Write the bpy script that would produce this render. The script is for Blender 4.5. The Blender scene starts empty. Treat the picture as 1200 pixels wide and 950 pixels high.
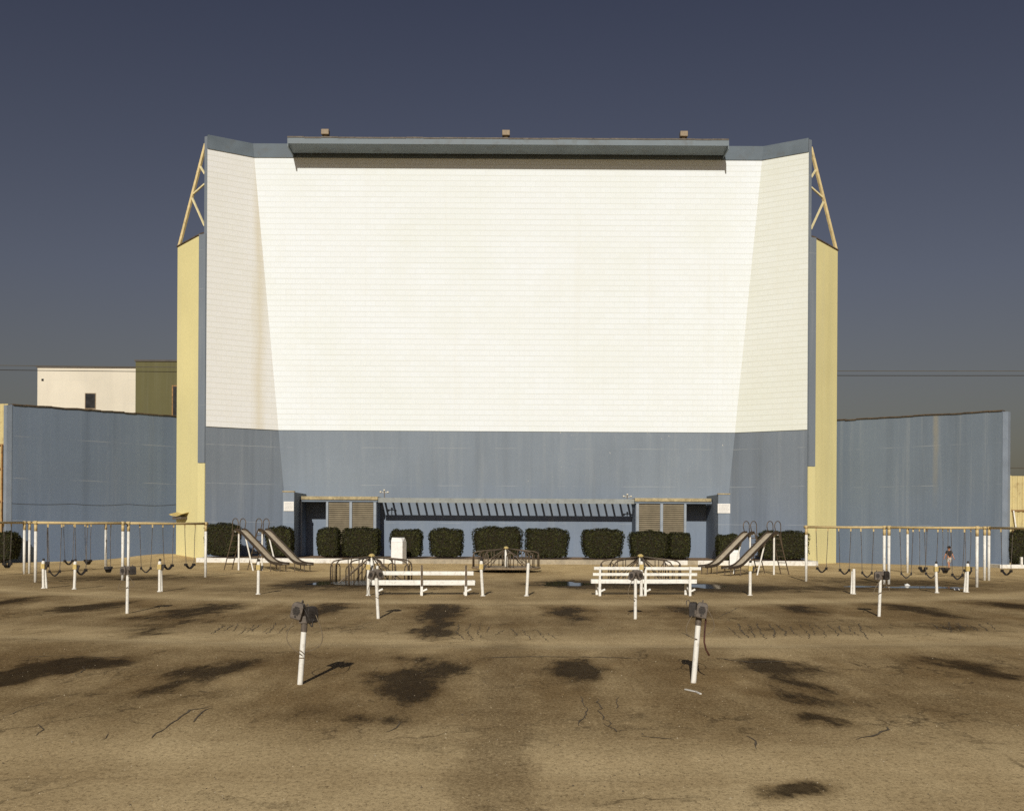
import bpy, bmesh, math, random
from mathutils import Vector, Matrix
random.seed(7)
sc = bpy.context.scene
COL = sc.collection
R = math.radians
PI = math.pi

# ------------------------------------------------------------------ camera model
F, H, PX, PY, ROLL = 1240.0, 2.2, 596.0, 615.8, 0.0055

def unroll(px, py):
    dx, dy = px - PX, py - PY
    return dx + ROLL * dy, dy - ROLL * dx

def hgt(x, y):
    """height of the parking ramps and of the little rise at the tower"""
    z = 0.0
    r = math.hypot(x, 62 - y)
    if y < 61:
        for crest, amp, run in ((44.4, 0.13, 7.0), (34.2, 0.11, 6.0)):
            d = r - crest
            if 0 <= d < run:
                z += amp * (1 - d / run) ** 1.3
            elif -2.2 < d < 0:
                t = 1 + d / 2.2
                z += amp * t * t * (3 - 2 * t)
    z += 0.34 * math.exp(-((x + 21.5) ** 2 + (y - 66) ** 2) / 9.0)
    return z

def at(px, py, Z):
    a, b = unroll(px, py)
    return Vector((a / F * Z, Z, H - b / F * Z))

def gnd(px, py):
    a, b = unroll(px, py)
    Z = H * F / b
    for _ in range(25):
        Z = 0.5 * Z + 0.5 * (H - hgt(a / F * Z, Z)) * F / b
    return Vector((a / F * Z, Z, hgt(a / F * Z, Z)))

# ------------------------------------------------------------------ objects
def tag(o, label=None, cat=None, group=None, kind=None):
    if label: o['label'] = label
    if cat: o['category'] = cat
    if group: o['group'] = group
    if kind: o['kind'] = kind
    return o

def empty(name, loc=(0, 0, 0), rz=0.0, label=None, cat=None, group=None):
    o = bpy.data.objects.new(name, None)
    o.empty_display_size = 0.2
    COL.objects.link(o)
    o.location = loc
    o.rotation_euler = (0, 0, rz)
    return tag(o, label, cat, group)

def dup(root, loc, rz=0.0, label=None, scale=None):
    r = root.copy(); COL.objects.link(r)
    r.location = loc; r.rotation_euler = (0, 0, rz)
    if scale: r.scale = scale
    if label: r['label'] = label
    for ch in list(root.children):
        c = ch.copy(); COL.objects.link(c); c.parent = r
        for g in list(ch.children):
            d = g.copy(); COL.objects.link(d); d.parent = c
    return r

class MB:
    def __init__(s):
        s.v, s.f, s.m, s.uv = [], [], [], {}
    def add(s, vs, fs, m=0):
        b = len(s.v)
        s.v += [tuple(v) for v in vs]
        for f in fs:
            s.f.append(tuple(b + i for i in f)); s.m.append(m)
    def box(s, x0, x1, y0, y1, z0, z1, m=0):
        s.hexa([(x0, y0), (x1, y0), (x1, y1), (x0, y1)], z0, z1, m)
    def hexa(s, poly, z0, z1, m=0, top=None):
        n = len(poly); top = top or poly
        z0 = z0 if hasattr(z0, '__len__') else [z0] * n
        z1 = z1 if hasattr(z1, '__len__') else [z1] * n
        vs = [(p[0], p[1], z) for p, z in zip(poly, z0)] + [(p[0], p[1], z) for p, z in zip(top, z1)]
        fs = [tuple(reversed(range(n))), tuple(range(n, 2 * n))]
        fs += [(i, (i + 1) % n, n + (i + 1) % n, n + i) for i in range(n)]
        s.add(vs, fs, m)
    def bar(s, a, b, w, h, m=0, up=(0, 0, 1)):
        a, b = Vector(a), Vector(b)
        d = (b - a).normalized()
        up = Vector(up)
        if abs(d.dot(up)) > 0.98: up = Vector((0, 1, 0))
        x = d.cross(up).normalized(); y = x.cross(d).normalized()
        vs = []
        for p in (a, b):
            for i, j in ((-1, -1), (1, -1), (1, 1), (-1, 1)):
                vs.append(p + x * (i * w / 2) + y * (j * h / 2))
        s.add(vs, [(3, 2, 1, 0), (4, 5, 6, 7), (0, 1, 5, 4), (1, 2, 6, 5), (2, 3, 7, 6), (3, 0, 4, 7)], m)
    def tube(s, pts, r, n=8, m=0, caps=True):
        pts = [Vector(p) for p in pts]
        k = len(pts)
        rs = r if hasattr(r, '__len__') else [r] * k
        prev = None; vs = []
        for i, p in enumerate(pts):
            d = (pts[min(i + 1, k - 1)] - pts[max(i - 1, 0)]).normalized()
            if prev is None:
                u = d.cross(Vector((0, 0, 1)))
                if u.length < 1e-3: u = d.cross(Vector((0, 1, 0)))
            else:
                u = prev - d * prev.dot(d)
            u.normalize(); prev = u
            w = d.cross(u)
            for j in range(n):
                a = 2 * PI * j / n
                vs.append(p + (u * math.cos(a) + w * math.sin(a)) * rs[i])
        fs = []
        for i in range(k - 1):
            for j in range(n):
                fs.append((i * n + j, i * n + (j + 1) % n, (i + 1) * n + (j + 1) % n, (i + 1) * n + j))
        if caps:
            fs.append(tuple(reversed(range(n)))); fs.append(tuple(range((k - 1) * n, k * n)))
        s.add(vs, fs, m)
    def lathe(s, prof, c=(0, 0, 0), n=20, m=0):
        vs = []; k = len(prof)
        for r, z in prof:
            for j in range(n):
                a = 2 * PI * j / n
                vs.append((c[0] + r * math.cos(a), c[1] + r * math.sin(a), c[2] + z))
        fs = []
        for i in range(k - 1):
            for j in range(n):
                fs.append((i * n + j, i * n + (j + 1) % n, (i + 1) * n + (j + 1) % n, (i + 1) * n + j))
        fs.append(tuple(reversed(range(n)))); fs.append(tuple(range((k - 1) * n, k * n)))
        s.add(vs, fs, m)
    def ball(s, c, r, n=10, m=0, sc=(1, 1, 1)):
        prof = []
        k = 7
        vs = []; fs = []
        for i in range(1, k):
            t = PI * i / k
            for j in range(n):
                a = 2 * PI * j / n
                vs.append((c[0] + r * sc[0] * math.sin(t) * math.cos(a), c[1] + r * sc[1] * math.sin(t) * math.sin(a), c[2] - r * sc[2] * math.cos(t)))
        for i in range(k - 2):
            for j in range(n):
                fs.append((i * n + j, i * n + (j + 1) % n, (i + 1) * n + (j + 1) % n, (i + 1) * n + j))
        fs.append(tuple(reversed(range(n)))); fs.append(tuple(range((k - 2) * n, (k - 1) * n)))
        s.add(vs, fs, m)
    def build(s, name, mats, parent=None, smooth=False, bevel=0.0, uvf=None, nrm=False):
        me = bpy.data.meshes.new(name)
        me.from_pydata(s.v, [], s.f)
        if not isinstance(mats, (list, tuple)): mats = [mats]
        for m in mats: me.materials.append(m)
        if len(mats) > 1: me.polygons.foreach_set('material_index', s.m)
        if nrm:
            bm = bmesh.new(); bm.from_mesh(me)
            bmesh.ops.recalc_face_normals(bm, faces=bm.faces); bm.to_mesh(me); bm.free()
        if smooth: me.polygons.foreach_set('use_smooth', [True] * len(me.polygons))
        if uvf:
            lay = me.uv_layers.new(name='UVMap')
            for lp in me.loops:
                lay.data[lp.index].uv = uvf(me.vertices[lp.vertex_index].co)
        me.update()
        o = bpy.data.objects.new(name, me)
        COL.objects.link(o)
        if parent: o.parent = parent
        if bevel:
            b = o.modifiers.new('bevel', 'BEVEL'); b.width = bevel; b.segments = 2; b.limit_method = 'ANGLE'
        return o

# ------------------------------------------------------------------ materials
def lin(c):
    c /= 255.0
    return c / 12.92 if c <= 0.04045 else ((c + 0.055) / 1.055) ** 2.4

def rgb(r, g, b): return (lin(r), lin(g), lin(b), 1.0)

class NT:
    def __init__(s, name):
        s.mat = bpy.data.materials.new(name); s.mat.use_nodes = True
        s.t = s.mat.node_tree; s.n = s.t.nodes; s.l = s.t.links
        s.b = s.n['Principled BSDF']
    def node(s, typ, **kw):
        n = s.n.new(typ)
        for k, v in kw.items(): setattr(n, k, v)
        return n
    def put(s, sock, v):
        if isinstance(v, bpy.types.NodeSocket): s.l.new(v, sock)
        else: sock.default_value = v
    def obj(s): 
        return s.node('ShaderNodeTexCoord').outputs['Object']
    def uv(s):
        return s.node('ShaderNodeTexCoord').outputs['UV']
    def geo(s):
        return s.node('ShaderNodeNewGeometry').outputs['Position']
    def map(s, v, scale=(1, 1, 1), loc=(0, 0, 0), rot=(0, 0, 0), typ='POINT'):
        n = s.node('ShaderNodeMapping', vector_type=typ)
        s.put(n.inputs['Vector'], v); n.inputs['Scale'].default_value = scale
        n.inputs['Location'].default_value = loc; n.inputs['Rotation'].default_value = rot
        return n.outputs[0]
    def noise(s, v, scale, detail=4, rough=0.55, out='Fac'):
        n = s.node('ShaderNodeTexNoise'); s.put(n.inputs['Vector'], v)
        n.inputs['Scale'].default_value = scale; n.inputs['Detail'].default_value = detail
        n.inputs['Roughness'].default_value = rough
        return n.outputs[out]
    def ramp(s, v, lo, hi, a=0.0, b=1.0):
        n = s.node('ShaderNodeMapRange'); n.clamp = True
        s.put(n.inputs['Value'], v)
        n.inputs['From Min'].default_value = lo; n.inputs['From Max'].default_value = hi
        n.inputs['To Min'].default_value = a; n.inputs['To Max'].default_value = b
        return n.outputs['Result']
    def math(s, op, a, b=0.0, clamp=False):
        n = s.node('ShaderNodeMath', operation=op, use_clamp=clamp)
        s.put(n.inputs[0], a); s.put(n.inputs[1], b)
        return n.outputs[0]
    def mix(s, f, a, b, blend='MIX'):
        n = s.node('ShaderNodeMix', data_type='RGBA', blend_type=blend)
        s.put(n.inputs[0], f); s.put(n.inputs[6], a); s.put(n.inputs[7], b)
        return n.outputs[2]
    def bump(s, h, dist=0.01, strength=1.0):
        n = s.node('ShaderNodeBump'); s.put(n.inputs['Height'], h)
        n.inputs['Distance'].default_value = dist; n.inputs['Strength'].default_value = strength
        s.l.new(n.outputs[0], s.b.inputs['Normal'])
    def fin(s, col, rough=0.6, metal=0.0, spec=0.3):
        s.put(s.b.inputs['Base Color'], col); s.put(s.b.inputs['Roughness'], rough)
        s.b.inputs['Metallic'].default_value = metal
        s.b.inputs['Specular IOR Level'].default_value = spec
        return s.mat

def scal(c, k): return (c[0] * k, c[1] * k, c[2] * k, 1.0)

def paint(name, c, var=0.12, scale=3.0, rough=0.55, dirt=None, dirt_amt=0.4, metal=0.0, spec=0.3):
    t = NT(name); v = t.obj()
    n = t.noise(v, scale, 5)
    col = t.mix(t.ramp(n, 0.3, 0.7), scal(c, 1 - var), scal(c, 1 + var))
    if dirt:
        d = t.noise(v, scale * 2.7, 6, 0.65)
        col = t.mix(t.ramp(d, 0.52, 0.72, 0, dirt_amt), col, dirt)
    t.bump(t.noise(v, scale * 12, 3), 0.004, 0.4)
    return t.fin(col, t.ramp(n, 0.3, 0.7, rough - 0.08, rough + 0.1), metal, spec)

def stucco(name, c, streak=0.2, pale=0.1, seams=True, seed=0.0, spots=0.0, rust=None):
    """painted block/plaster wall: vertical run marks, blotches and faint level joints"""
    t = NT(name); v = t.obj()
    v = t.map(v, loc=(seed, seed * 2, seed))
    big = t.noise(v, 0.18, 4)
    col = t.mix(t.ramp(big, 0.3, 0.7), scal(c, 0.92), scal(c, 1.07))
    st = t.noise(t.map(v, (1.3, 1.3, 0.045)), 1.0, 5, 0.6)
    col = t.mix(t.ramp(st, 0.5, 0.74, 0, streak), col, scal(c, 0.45))
    st2 = t.noise(t.map(v, (2.6, 2.6, 0.09), (9, 4, 3)), 1.0, 5, 0.6)
    col = t.mix(t.ramp(st2, 0.52, 0.75, 0, pale), col, rgb(176, 178, 172))
    fine = t.noise(v, 7.0, 5, 0.7)
    col = t.mix(t.ramp(fine, 0.35, 0.7, 0, 0.14), col, scal(c, 0.6))
    sep = t.node('ShaderNodeSeparateXYZ'); t.put(sep.inputs[0], t.geo())
    if seams:
        w = t.math('FRACT', t.math('DIVIDE', t.math('ADD', sep.outputs[2], t.math('MULTIPLY', t.noise(v, 1.2, 2), 0.06)), 2.35))
        line = t.math('LESS_THAN', w, 0.02)
        brk = t.ramp(t.noise(t.map(v, (1, 1, 0.1)), 0.6, 3), 0.45, 0.6)
        col = t.mix(t.math('MULTIPLY', t.math('MULTIPLY', line, brk), 0.3), col, rgb(172, 174, 170))
    # blue walls turn bluer towards the bottom
    low = t.ramp(t.math('ADD', sep.outputs[2], t.math('MULTIPLY', t.noise(v, 0.8, 4), -2.0)), -0.5, 4.0, 0.4 if c[2] > c[0] else 0.0, 0.0)
    col = t.mix(low, col, t.mix(1.0, col, (0.88, 1.0, 1.30, 1), 'MULTIPLY'))
    if spots:
        s1 = t.noise(v, 3.1, 3, 0.5)
        up = t.ramp(sep.outputs[2], 3.6, 4.4)
        s2 = t.ramp(sep.outputs[0], 0.5, 4.0)
        col = t.mix(t.math('MULTIPLY', t.math('MULTIPLY', t.ramp(s1, 0.73, 0.76), up), t.math('MULTIPLY', s2, spots)), col, rgb(214, 208, 190))
    if rust:
        x0, wd = rust
        d = t.math('ABSOLUTE', t.math('SUBTRACT', t.math('ADD', sep.outputs[0], t.math('MULTIPLY', t.noise(v, 1.0, 3), 0.12)), x0))
        m = t.math('MULTIPLY', t.ramp(d, wd * 0.3, wd, 0.55, 0), t.ramp(t.math('ADD', sep.outputs[2], t.math('MULTIPLY', t.noise(v, 0.9, 4), 3.0)), 4.6, 9.5, 0.0, 0.8))
        col = t.mix(m, col, rgb(150, 140, 112))
    t.bump(t.math('ADD', fine, t.noise(v, 40, 2)), 0.008, 0.5)
    return t.fin(col, 0.8, spec=0.2)

M = {}
BLUE = (0.176, 0.203, 0.230, 1)
YEL = (0.67, 0.60, 0.295, 1)
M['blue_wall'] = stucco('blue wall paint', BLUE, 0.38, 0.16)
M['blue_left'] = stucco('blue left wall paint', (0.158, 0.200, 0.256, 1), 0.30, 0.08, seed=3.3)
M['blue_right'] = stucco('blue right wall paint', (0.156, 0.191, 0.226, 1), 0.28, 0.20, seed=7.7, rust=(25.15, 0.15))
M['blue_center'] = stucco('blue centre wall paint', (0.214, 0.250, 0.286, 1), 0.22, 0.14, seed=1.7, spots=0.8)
M['blue_trim'] = paint('blue grey trim', (0.155, 0.190, 0.225, 1), 0.14, 1.5, 0.6, rgb(110, 98, 80), 0.3)
M['blue_pale'] = paint('pale blue end paint', (0.22, 0.26, 0.31, 1), 0.1, 1.5, 0.6)
M['post_blue'] = paint('pale blue post', (0.29, 0.325, 0.355, 1), 0.12, 3, 0.5, rgb(120, 108, 88), 0.3)
M['cap'] = paint('grey blue cap', (0.120, 0.148, 0.170, 1), 0.16, 0.8, 0.65, rgb(90, 86, 76), 0.35)
M['canopy'] = paint('canopy sheet metal', (0.17, 0.205, 0.225, 1), 0.16, 0.6, 0.6, rgb(90, 84, 70), 0.4)
M['soffit'] = paint('canopy underside', (0.16, 0.17, 0.16, 1), 0.2, 0.9, 0.7, rgb(60, 56, 46), 0.4)
M['rust'] = paint('rusty edge', rgb(150, 116, 74), 0.35, 2.2, 0.8, rgb(74, 54, 38), 0.8)
M['rusty_wood'] = paint('peeling yellow fascia', rgb(168, 154, 118), 0.3, 3.0, 0.8, rgb(92, 74, 52), 0.75)
M['yellow'] = stucco('yellow plaster', YEL, 0.16, 0.12, seams=False, seed=5.1)
M['truss'] = paint('yellow steel', rgb(220, 200, 148), 0.15, 2, 0.5, rgb(110, 72, 40), 0.5)
M['strut'] = paint('pale cream steel', rgb(226, 214, 168), 0.1, 2, 0.5, rgb(140, 110, 70), 0.4)
M['trellis'] = paint('weathered grey green beam', (0.27, 0.285, 0.265, 1), 0.16, 2.5, 0.7, rgb(104, 98, 80), 0.5)
M['edge'] = paint('weathered roof edge', (0.15, 0.132, 0.108, 1), 0.35, 2.2, 0.8, rgb(72, 58, 44), 0.7)
M['white'] = paint('white enamel', (0.78, 0.76, 0.68, 1), 0.06, 4, 0.42, rgb(128, 104, 72), 0.5)
M['white_wood'] = paint('white bench paint', (0.80, 0.79, 0.72, 1), 0.08, 5, 0.5, rgb(132, 112, 80), 0.5)
M['white_kerb'] = paint('white kerb paint', (0.72, 0.70, 0.63, 1), 0.12, 3, 0.75, rgb(140, 122, 90), 0.6)
M['kerb'] = paint('worn kerb concrete', (0.36, 0.31, 0.22, 1), 0.2, 2.5, 0.85, rgb(110, 92, 64), 0.5)
M['beam_yellow'] = paint('swing beam yellow', (0.55, 0.42, 0.20, 1), 0.12, 4, 0.5, rgb(120, 80, 40), 0.4)
M['cap_yellow'] = paint('pole head yellow', (0.55, 0.42, 0.16, 1), 0.2, 9, 0.5, rgb(90, 66, 40), 0.5)
M['chain'] = paint('swing chain', (0.13, 0.11, 0.09, 1), 0.3, 12, 0.5, metal=0.4)
M['rubber'] = paint('swing seat rubber', (0.022, 0.019, 0.017, 1), 0.3, 8, 0.55, rgb(70, 58, 44), 0.3)
M['speaker'] = paint('speaker grey', (0.125, 0.102, 0.080, 1), 0.3, 18, 0.55, rgb(48, 40, 32), 0.6)
M['speaker_dark'] = paint('speaker grille dark', (0.036, 0.030, 0.025, 1), 0.3, 22, 0.55)
M['cable'] = paint('speaker cable', (0.17, 0.13, 0.08, 1), 0.3, 10, 0.6)
M['cable_red'] = paint('red speaker cable', (0.075, 0.028, 0.018, 1), 0.4, 10, 0.6)
M['dark_tube'] = paint('worn brown steel tube', (0.125, 0.094, 0.062, 1), 0.35, 7, 0.45, rgb(120, 96, 66), 0.4, metal=0.3)
M['slide_bed'] = paint('slide bed steel', (0.50, 0.42, 0.30, 1), 0.15, 5, 0.45, rgb(130, 110, 80), 0.3, metal=0.1)
M['slide_side'] = paint('slide side steel', (0.05, 0.037, 0.025, 1), 0.25, 6, 0.5, rgb(60, 46, 32), 0.4)
M['deck'] = paint('merry go round deck', (0.26, 0.19, 0.11, 1), 0.25, 5, 0.6, rgb(70, 54, 36), 0.6)
M['soil'] = paint('planter soil', (0.24, 0.155, 0.085, 1), 0.3, 3, 0.95, rgb(90, 68, 44), 0.6)
M['dark'] = paint('dark glass', (0.012, 0.012, 0.012, 1), 0.2, 2, 0.3)
M['cream'] = stucco('cream plaster', (0.67, 0.62, 0.50, 1), 0.1, 0.1, seams=True, seed=2.2)
M['olive'] = stucco('olive plaster', (0.122, 0.113, 0.050, 1), 0.16, 0.05, seams=False, seed=2.9)
M['roof'] = paint('roof felt', (0.1, 0.09, 0.08, 1), 0.2, 1, 0.9)
M['wall_wire'] = paint('grey wall cable', (0.105, 0.115, 0.135, 1), 0.1, 1, 0.7)
M['wire'] = paint('power wire', (0.10, 0.09, 0.07, 1), 0.1, 1, 0.6)
M['sign'] = paint('sign board white', (0.74, 0.73, 0.68, 1), 0.05, 4, 0.5)
M['sign_ink'] = paint('sign lettering grey', (0.38, 0.37, 0.35, 1), 0.1, 9, 0.6)
M['bin_white'] = paint('white bin enamel', (0.80, 0.79, 0.75, 1), 0.05, 3, 0.4, rgb(160, 150, 128), 0.3)
M['lamp_glass'] = paint('lamp glass', (0.6, 0.56, 0.45, 1), 0.1, 8, 0.25)
M['lamp_body'] = paint('lamp housing', rgb(146, 130, 106), 0.2, 6, 0.6, rgb(70, 54, 40), 0.5)

# rolling shutters: slats by wave
def shutter_mat():
    t = NT('roller shutter'); v = t.geo()
    sep = t.node('ShaderNodeSeparateXYZ'); t.put(sep.inputs[0], v)
    n = t.noise(v, 2.0, 5, 0.6)
    c = (0.200, 0.165, 0.105, 1)
    col = t.mix(t.ramp(n, 0.3, 0.7), scal(c, 0.8), scal(c, 1.15))
    d = t.noise(t.map(v, (3, 3, 0.4)), 1.0, 4)
    col = t.mix(t.ramp(d, 0.5, 0.7, 0, 0.3), col, rgb(92, 82, 62))
    return t.fin(col, 0.6, 0.0)
M['coping'] = paint('brown wall coping', (0.085, 0.062, 0.038, 1), 0.4, 3, 0.8, rgb(150, 120, 84), 0.4)
M['shutter'] = shutter_mat()

# the projection surface: pale panels in running courses with thin dirty joints
def screen_mat(name, stain=0.0, tone=(1, 1, 1, 1)):
    t = NT(name); uv = t.uv()
    br = t.node('ShaderNodeTexBrick'); br.offset = 0.5; br.squash = 1.0
    t.put(br.inputs['Vector'], uv)
    br.inputs['Scale'].default_value = 1.0
    br.inputs['Mortar Size'].default_value = 0.012
    br.inputs['Mortar Smooth'].default_value = 0.6
    br.inputs['Brick Width'].default_value = 0.62
    br.inputs['Row Height'].default_value = 0.335
    br.inputs['Bias'].default_value = 0.0
    br.inputs['Color1'].default_value = (0.84, 0.835, 0.79, 1)
    br.inputs['Color2'].default_value = (0.825, 0.815, 0.76, 1)
    br.inputs['Mortar'].default_value = (0.76, 0.74, 0.66, 1)
    col = br.outputs['Color']
    su = t.node('ShaderNodeSeparateXYZ'); t.put(su.inputs[0], uv)
    fr = t.math('FRACT', t.math('DIVIDE', su.outputs[1], 0.335))
    ln = t.math('ADD', t.ramp(fr, 0.0, 0.13, 1, 0), t.ramp(fr, 0.87, 1.0, 0, 1))
    lb = t.ramp(t.noise(t.map(uv, (0.25, 3.0, 1)), 1.0, 4, 0.6), 0.3, 0.65, 0.30, 0.75)
    col = t.mix(t.math('MULTIPLY', ln, lb), col, (0.655, 0.635, 0.535, 1))
    # second level joints only (fainter uprights): hide some of the joint marks
    n = t.noise(uv, 0.35, 4)
    col = t.mix(t.ramp(n, 0.40, 0.7, 0.0, 0.35), col, (0.80, 0.785, 0.70, 1))
    n2 = t.noise(t.map(uv, (1.0, 0.06, 1)), 1.1, 4, 0.6)
    col = t.mix(t.ramp(n2, 0.55, 0.75, 0.0, 0.10), col, (0.66, 0.58, 0.40, 1))
    if stain:
        sp = t.node('ShaderNodeSeparateXYZ'); t.put(sp.inputs[0], uv)
        d = t.math('ABSOLUTE', t.math('SUBTRACT', t.math('ADD', sp.outputs[0], t.math('MULTIPLY', t.noise(t.map(uv, (1, 0.15, 1)), 1.5, 3), 0.7)), stain))
        col = t.mix(t.ramp(d, 0.0, 0.55, 0.38, 0.0), col, (0.60, 0.49, 0.25, 1))
    pv = t.node('ShaderNodeTexVoronoi', feature='F1', distance='CHEBYCHEV'); t.put(pv.inputs['Vector'], t.map(uv, (0.17, 0.33, 1))); pv.inputs['Scale'].default_value = 1.0
    sp2 = t.node('ShaderNodeSeparateColor'); t.put(sp2.inputs[0], pv.outputs['Color'])
    col = t.mix(t.ramp(sp2.outputs[0], 0.0, 1.0, 0.0, 0.16), col, t.mix(1.0, col, (0.93, 0.92, 0.86, 1), 'MULTIPLY'))
    bl = t.noise(uv, 0.13, 4, 0.6)
    col = t.mix(t.ramp(bl, 0.45, 0.65, 0.0, 0.5), col, t.mix(1.0, col, (0.955, 0.955, 0.90, 1), 'MULTIPLY'))
    col = t.mix(1.0, col, tone, 'MULTIPLY')  # whole-panel tint; on the wings it carries their shade
    t.bump(br.outputs['Fac'], 0.006, -0.4)
    return t.fin(col, 0.75, spec=0.15)
M['screen'] = screen_mat('screen panel white', 0.0, (0.915, 0.975, 1.05, 1))
M['screen_left'] = screen_mat('screen wing white stained shaded', 3.6, (0.90, 0.912, 0.93, 1))  # yellow stain, plus the angled wing's shade put into the overall colour
M['screen_right'] = screen_mat('screen wing white shaded', 0.0, (0.85, 0.885, 0.865, 1))  # shade of the angled wing put into the overall colour

# hedge leaves
def leaf_mat(name, c):
    t = NT(name); v = t.geo()
    n = t.noise(v, 1.6, 3); n2 = t.noise(v, 9.0, 3, 0.7)
    col = t.mix(t.ramp(n, 0.3, 0.7), scal(c, 0.75), scal(c, 1.25))
    col = t.mix(t.ramp(n2, 0.46, 0.74), col, (c[0] * 4.2, c[1] * 4.0, c[2] * 2.8, 1))  # bright flecks painted in as sunlit leaf highlights
    return t.fin(col, 0.62, spec=0.25)
M['leaf'] = leaf_mat('hedge leaf', (0.0175, 0.0185, 0.0046, 1))
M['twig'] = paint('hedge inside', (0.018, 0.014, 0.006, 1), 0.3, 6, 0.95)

# corrugated sheet colour
M['corr'] = paint('yellow corrugated sheet', (0.55, 0.46, 0.22, 1), 0.1, 1.0, 0.55, rgb(120, 84, 48), 0.45)

# ------------------------------------------------------------------ ground material
STAINS = [  # px, py, half width px, half height px, skew (px of sideways run per px of depth), strength
    (50, 786, 48, 12, -2.2, 0.95), (95, 775, 50, 6, -2.5, 0.75), (10, 800, 18, 6, -2, 0.6), (250, 784, 36, 10, -1.2, 0.9), (200, 806, 24, 10, -1.6, 0.55), (236, 815, 20, 8, -1, 0.45),
    (75, 818, 40, 10, -2, 0.4), (490, 788, 44, 15, -0.5, 0.92), (478, 812, 34, 10, -0.4, 0.5), (465, 835, 30, 14, -0.6, 0.42), (425, 842, 22, 6, 0, 0.5),
    (683, 784, 32, 10, 0.2, 0.9), (680, 806, 14, 3, 0, 0.4), (378, 832, 34, 9, -0.5, 0.35), (908, 781, 38, 9, 0.8, 0.95), (940, 800, 24, 8, 1.0, 0.6), (950, 820, 38, 15, 1.6, 0.55), (948, 843, 20, 6, 0.3, 0.75), (985, 848, 14, 5, 0, 0.6),
    (1132, 779, 38, 7, 2.2, 0.7), (1165, 790, 22, 6, 1.5, 0.8), (1160, 806, 30, 6, 1.5, 0.4), (1070, 830, 60, 14, 1.6, 0.3),
    (519, 715, 22, 8, 0, 0.88), (515, 728, 14, 5, 0, 0.5), (512, 740, 20, 7, -0.3, 0.85), (668, 716, 20, 6, 0.2, 0.8), (676, 728, 14, 7, 0.4, 0.5),
    (238, 714, 28, 7, -2.0, 0.88), (200, 732, 30, 8, -2.4, 0.55), (160, 744, 24, 3, -3, 0.4), (115, 710, 28, 5, -2.4, 0.85), (80, 714, 24, 3, -3, 0.6), (8, 705, 24, 6, -3, 0.85), (160, 726, 36, 5, -1, 0.4),
    (384, 713, 22, 7, -0.8, 0.85), (800, 714, 18, 5, 0.3, 0.75), (845, 720, 22, 6, 1, 0.4), (936, 713, 22, 5, 1.0, 0.8), (1070, 713, 26, 6, 1.8, 0.85), (1115, 723, 18, 4, 3, 0.6), (1125, 736, 26, 6, 1.5, 0.55), (1180, 709, 26, 5, 2.0, 0.8),
    (945, 924, 36, 6, -0.8, 0.9), (910, 930, 20, 3, 0, 0.6), (715, 852, 22, 9, 0, 0.35), (708, 826, 18, 10, 0.2, 0.28), (120, 900, 40, 6, 0, 0.25), (415, 800, 60, 10, 0, 0.22),
    (700, 938, 90, 8, 0, 0.3), (150, 826, 40, 8, -1, 0.25), (1010, 735, 90, 5, 0.5, 0.35), (900, 742, 70, 4, 0.2, 0.28), (300, 745, 60, 5, 0, 0.25),
    (560, 745, 60, 5, 0, 0.22), (190, 740, 40, 4, 0, 0.3), (40, 741, 34, 3, 0, 0.4), (880, 860, 60, 8, 0.6, 0.25), (540, 870, 90, 8, 0, 0.2),
    # playground floor: damp bands, darker ground under swings, slides and merry-go-round
    (150, 677, 125, 4, 0, 0.62), (1055, 683, 115, 6, 0, 0.62), (420, 684, 70, 6, 0, 0.75), (360, 684, 26, 3.5, 0, 0.8), (668, 684, 40, 4, 0, 0.8), (755, 686, 70, 5, 0, 0.7),
    (838, 687, 50, 4.5, 0, 0.8), (900, 690, 70, 3.5, 0, 0.5), (593, 670, 50, 3, 0, 0.5), (322, 664, 34, 3, 0, 0.4), (860, 670, 40, 3, 0, 0.45), (500, 686, 50, 3, 0, 0.5),
    (1000, 690, 90, 2.5, 0, 0.4), (250, 690, 80, 2, 0, 0.35), (90, 668, 80, 2.5, 0, 0.4),
]

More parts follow.
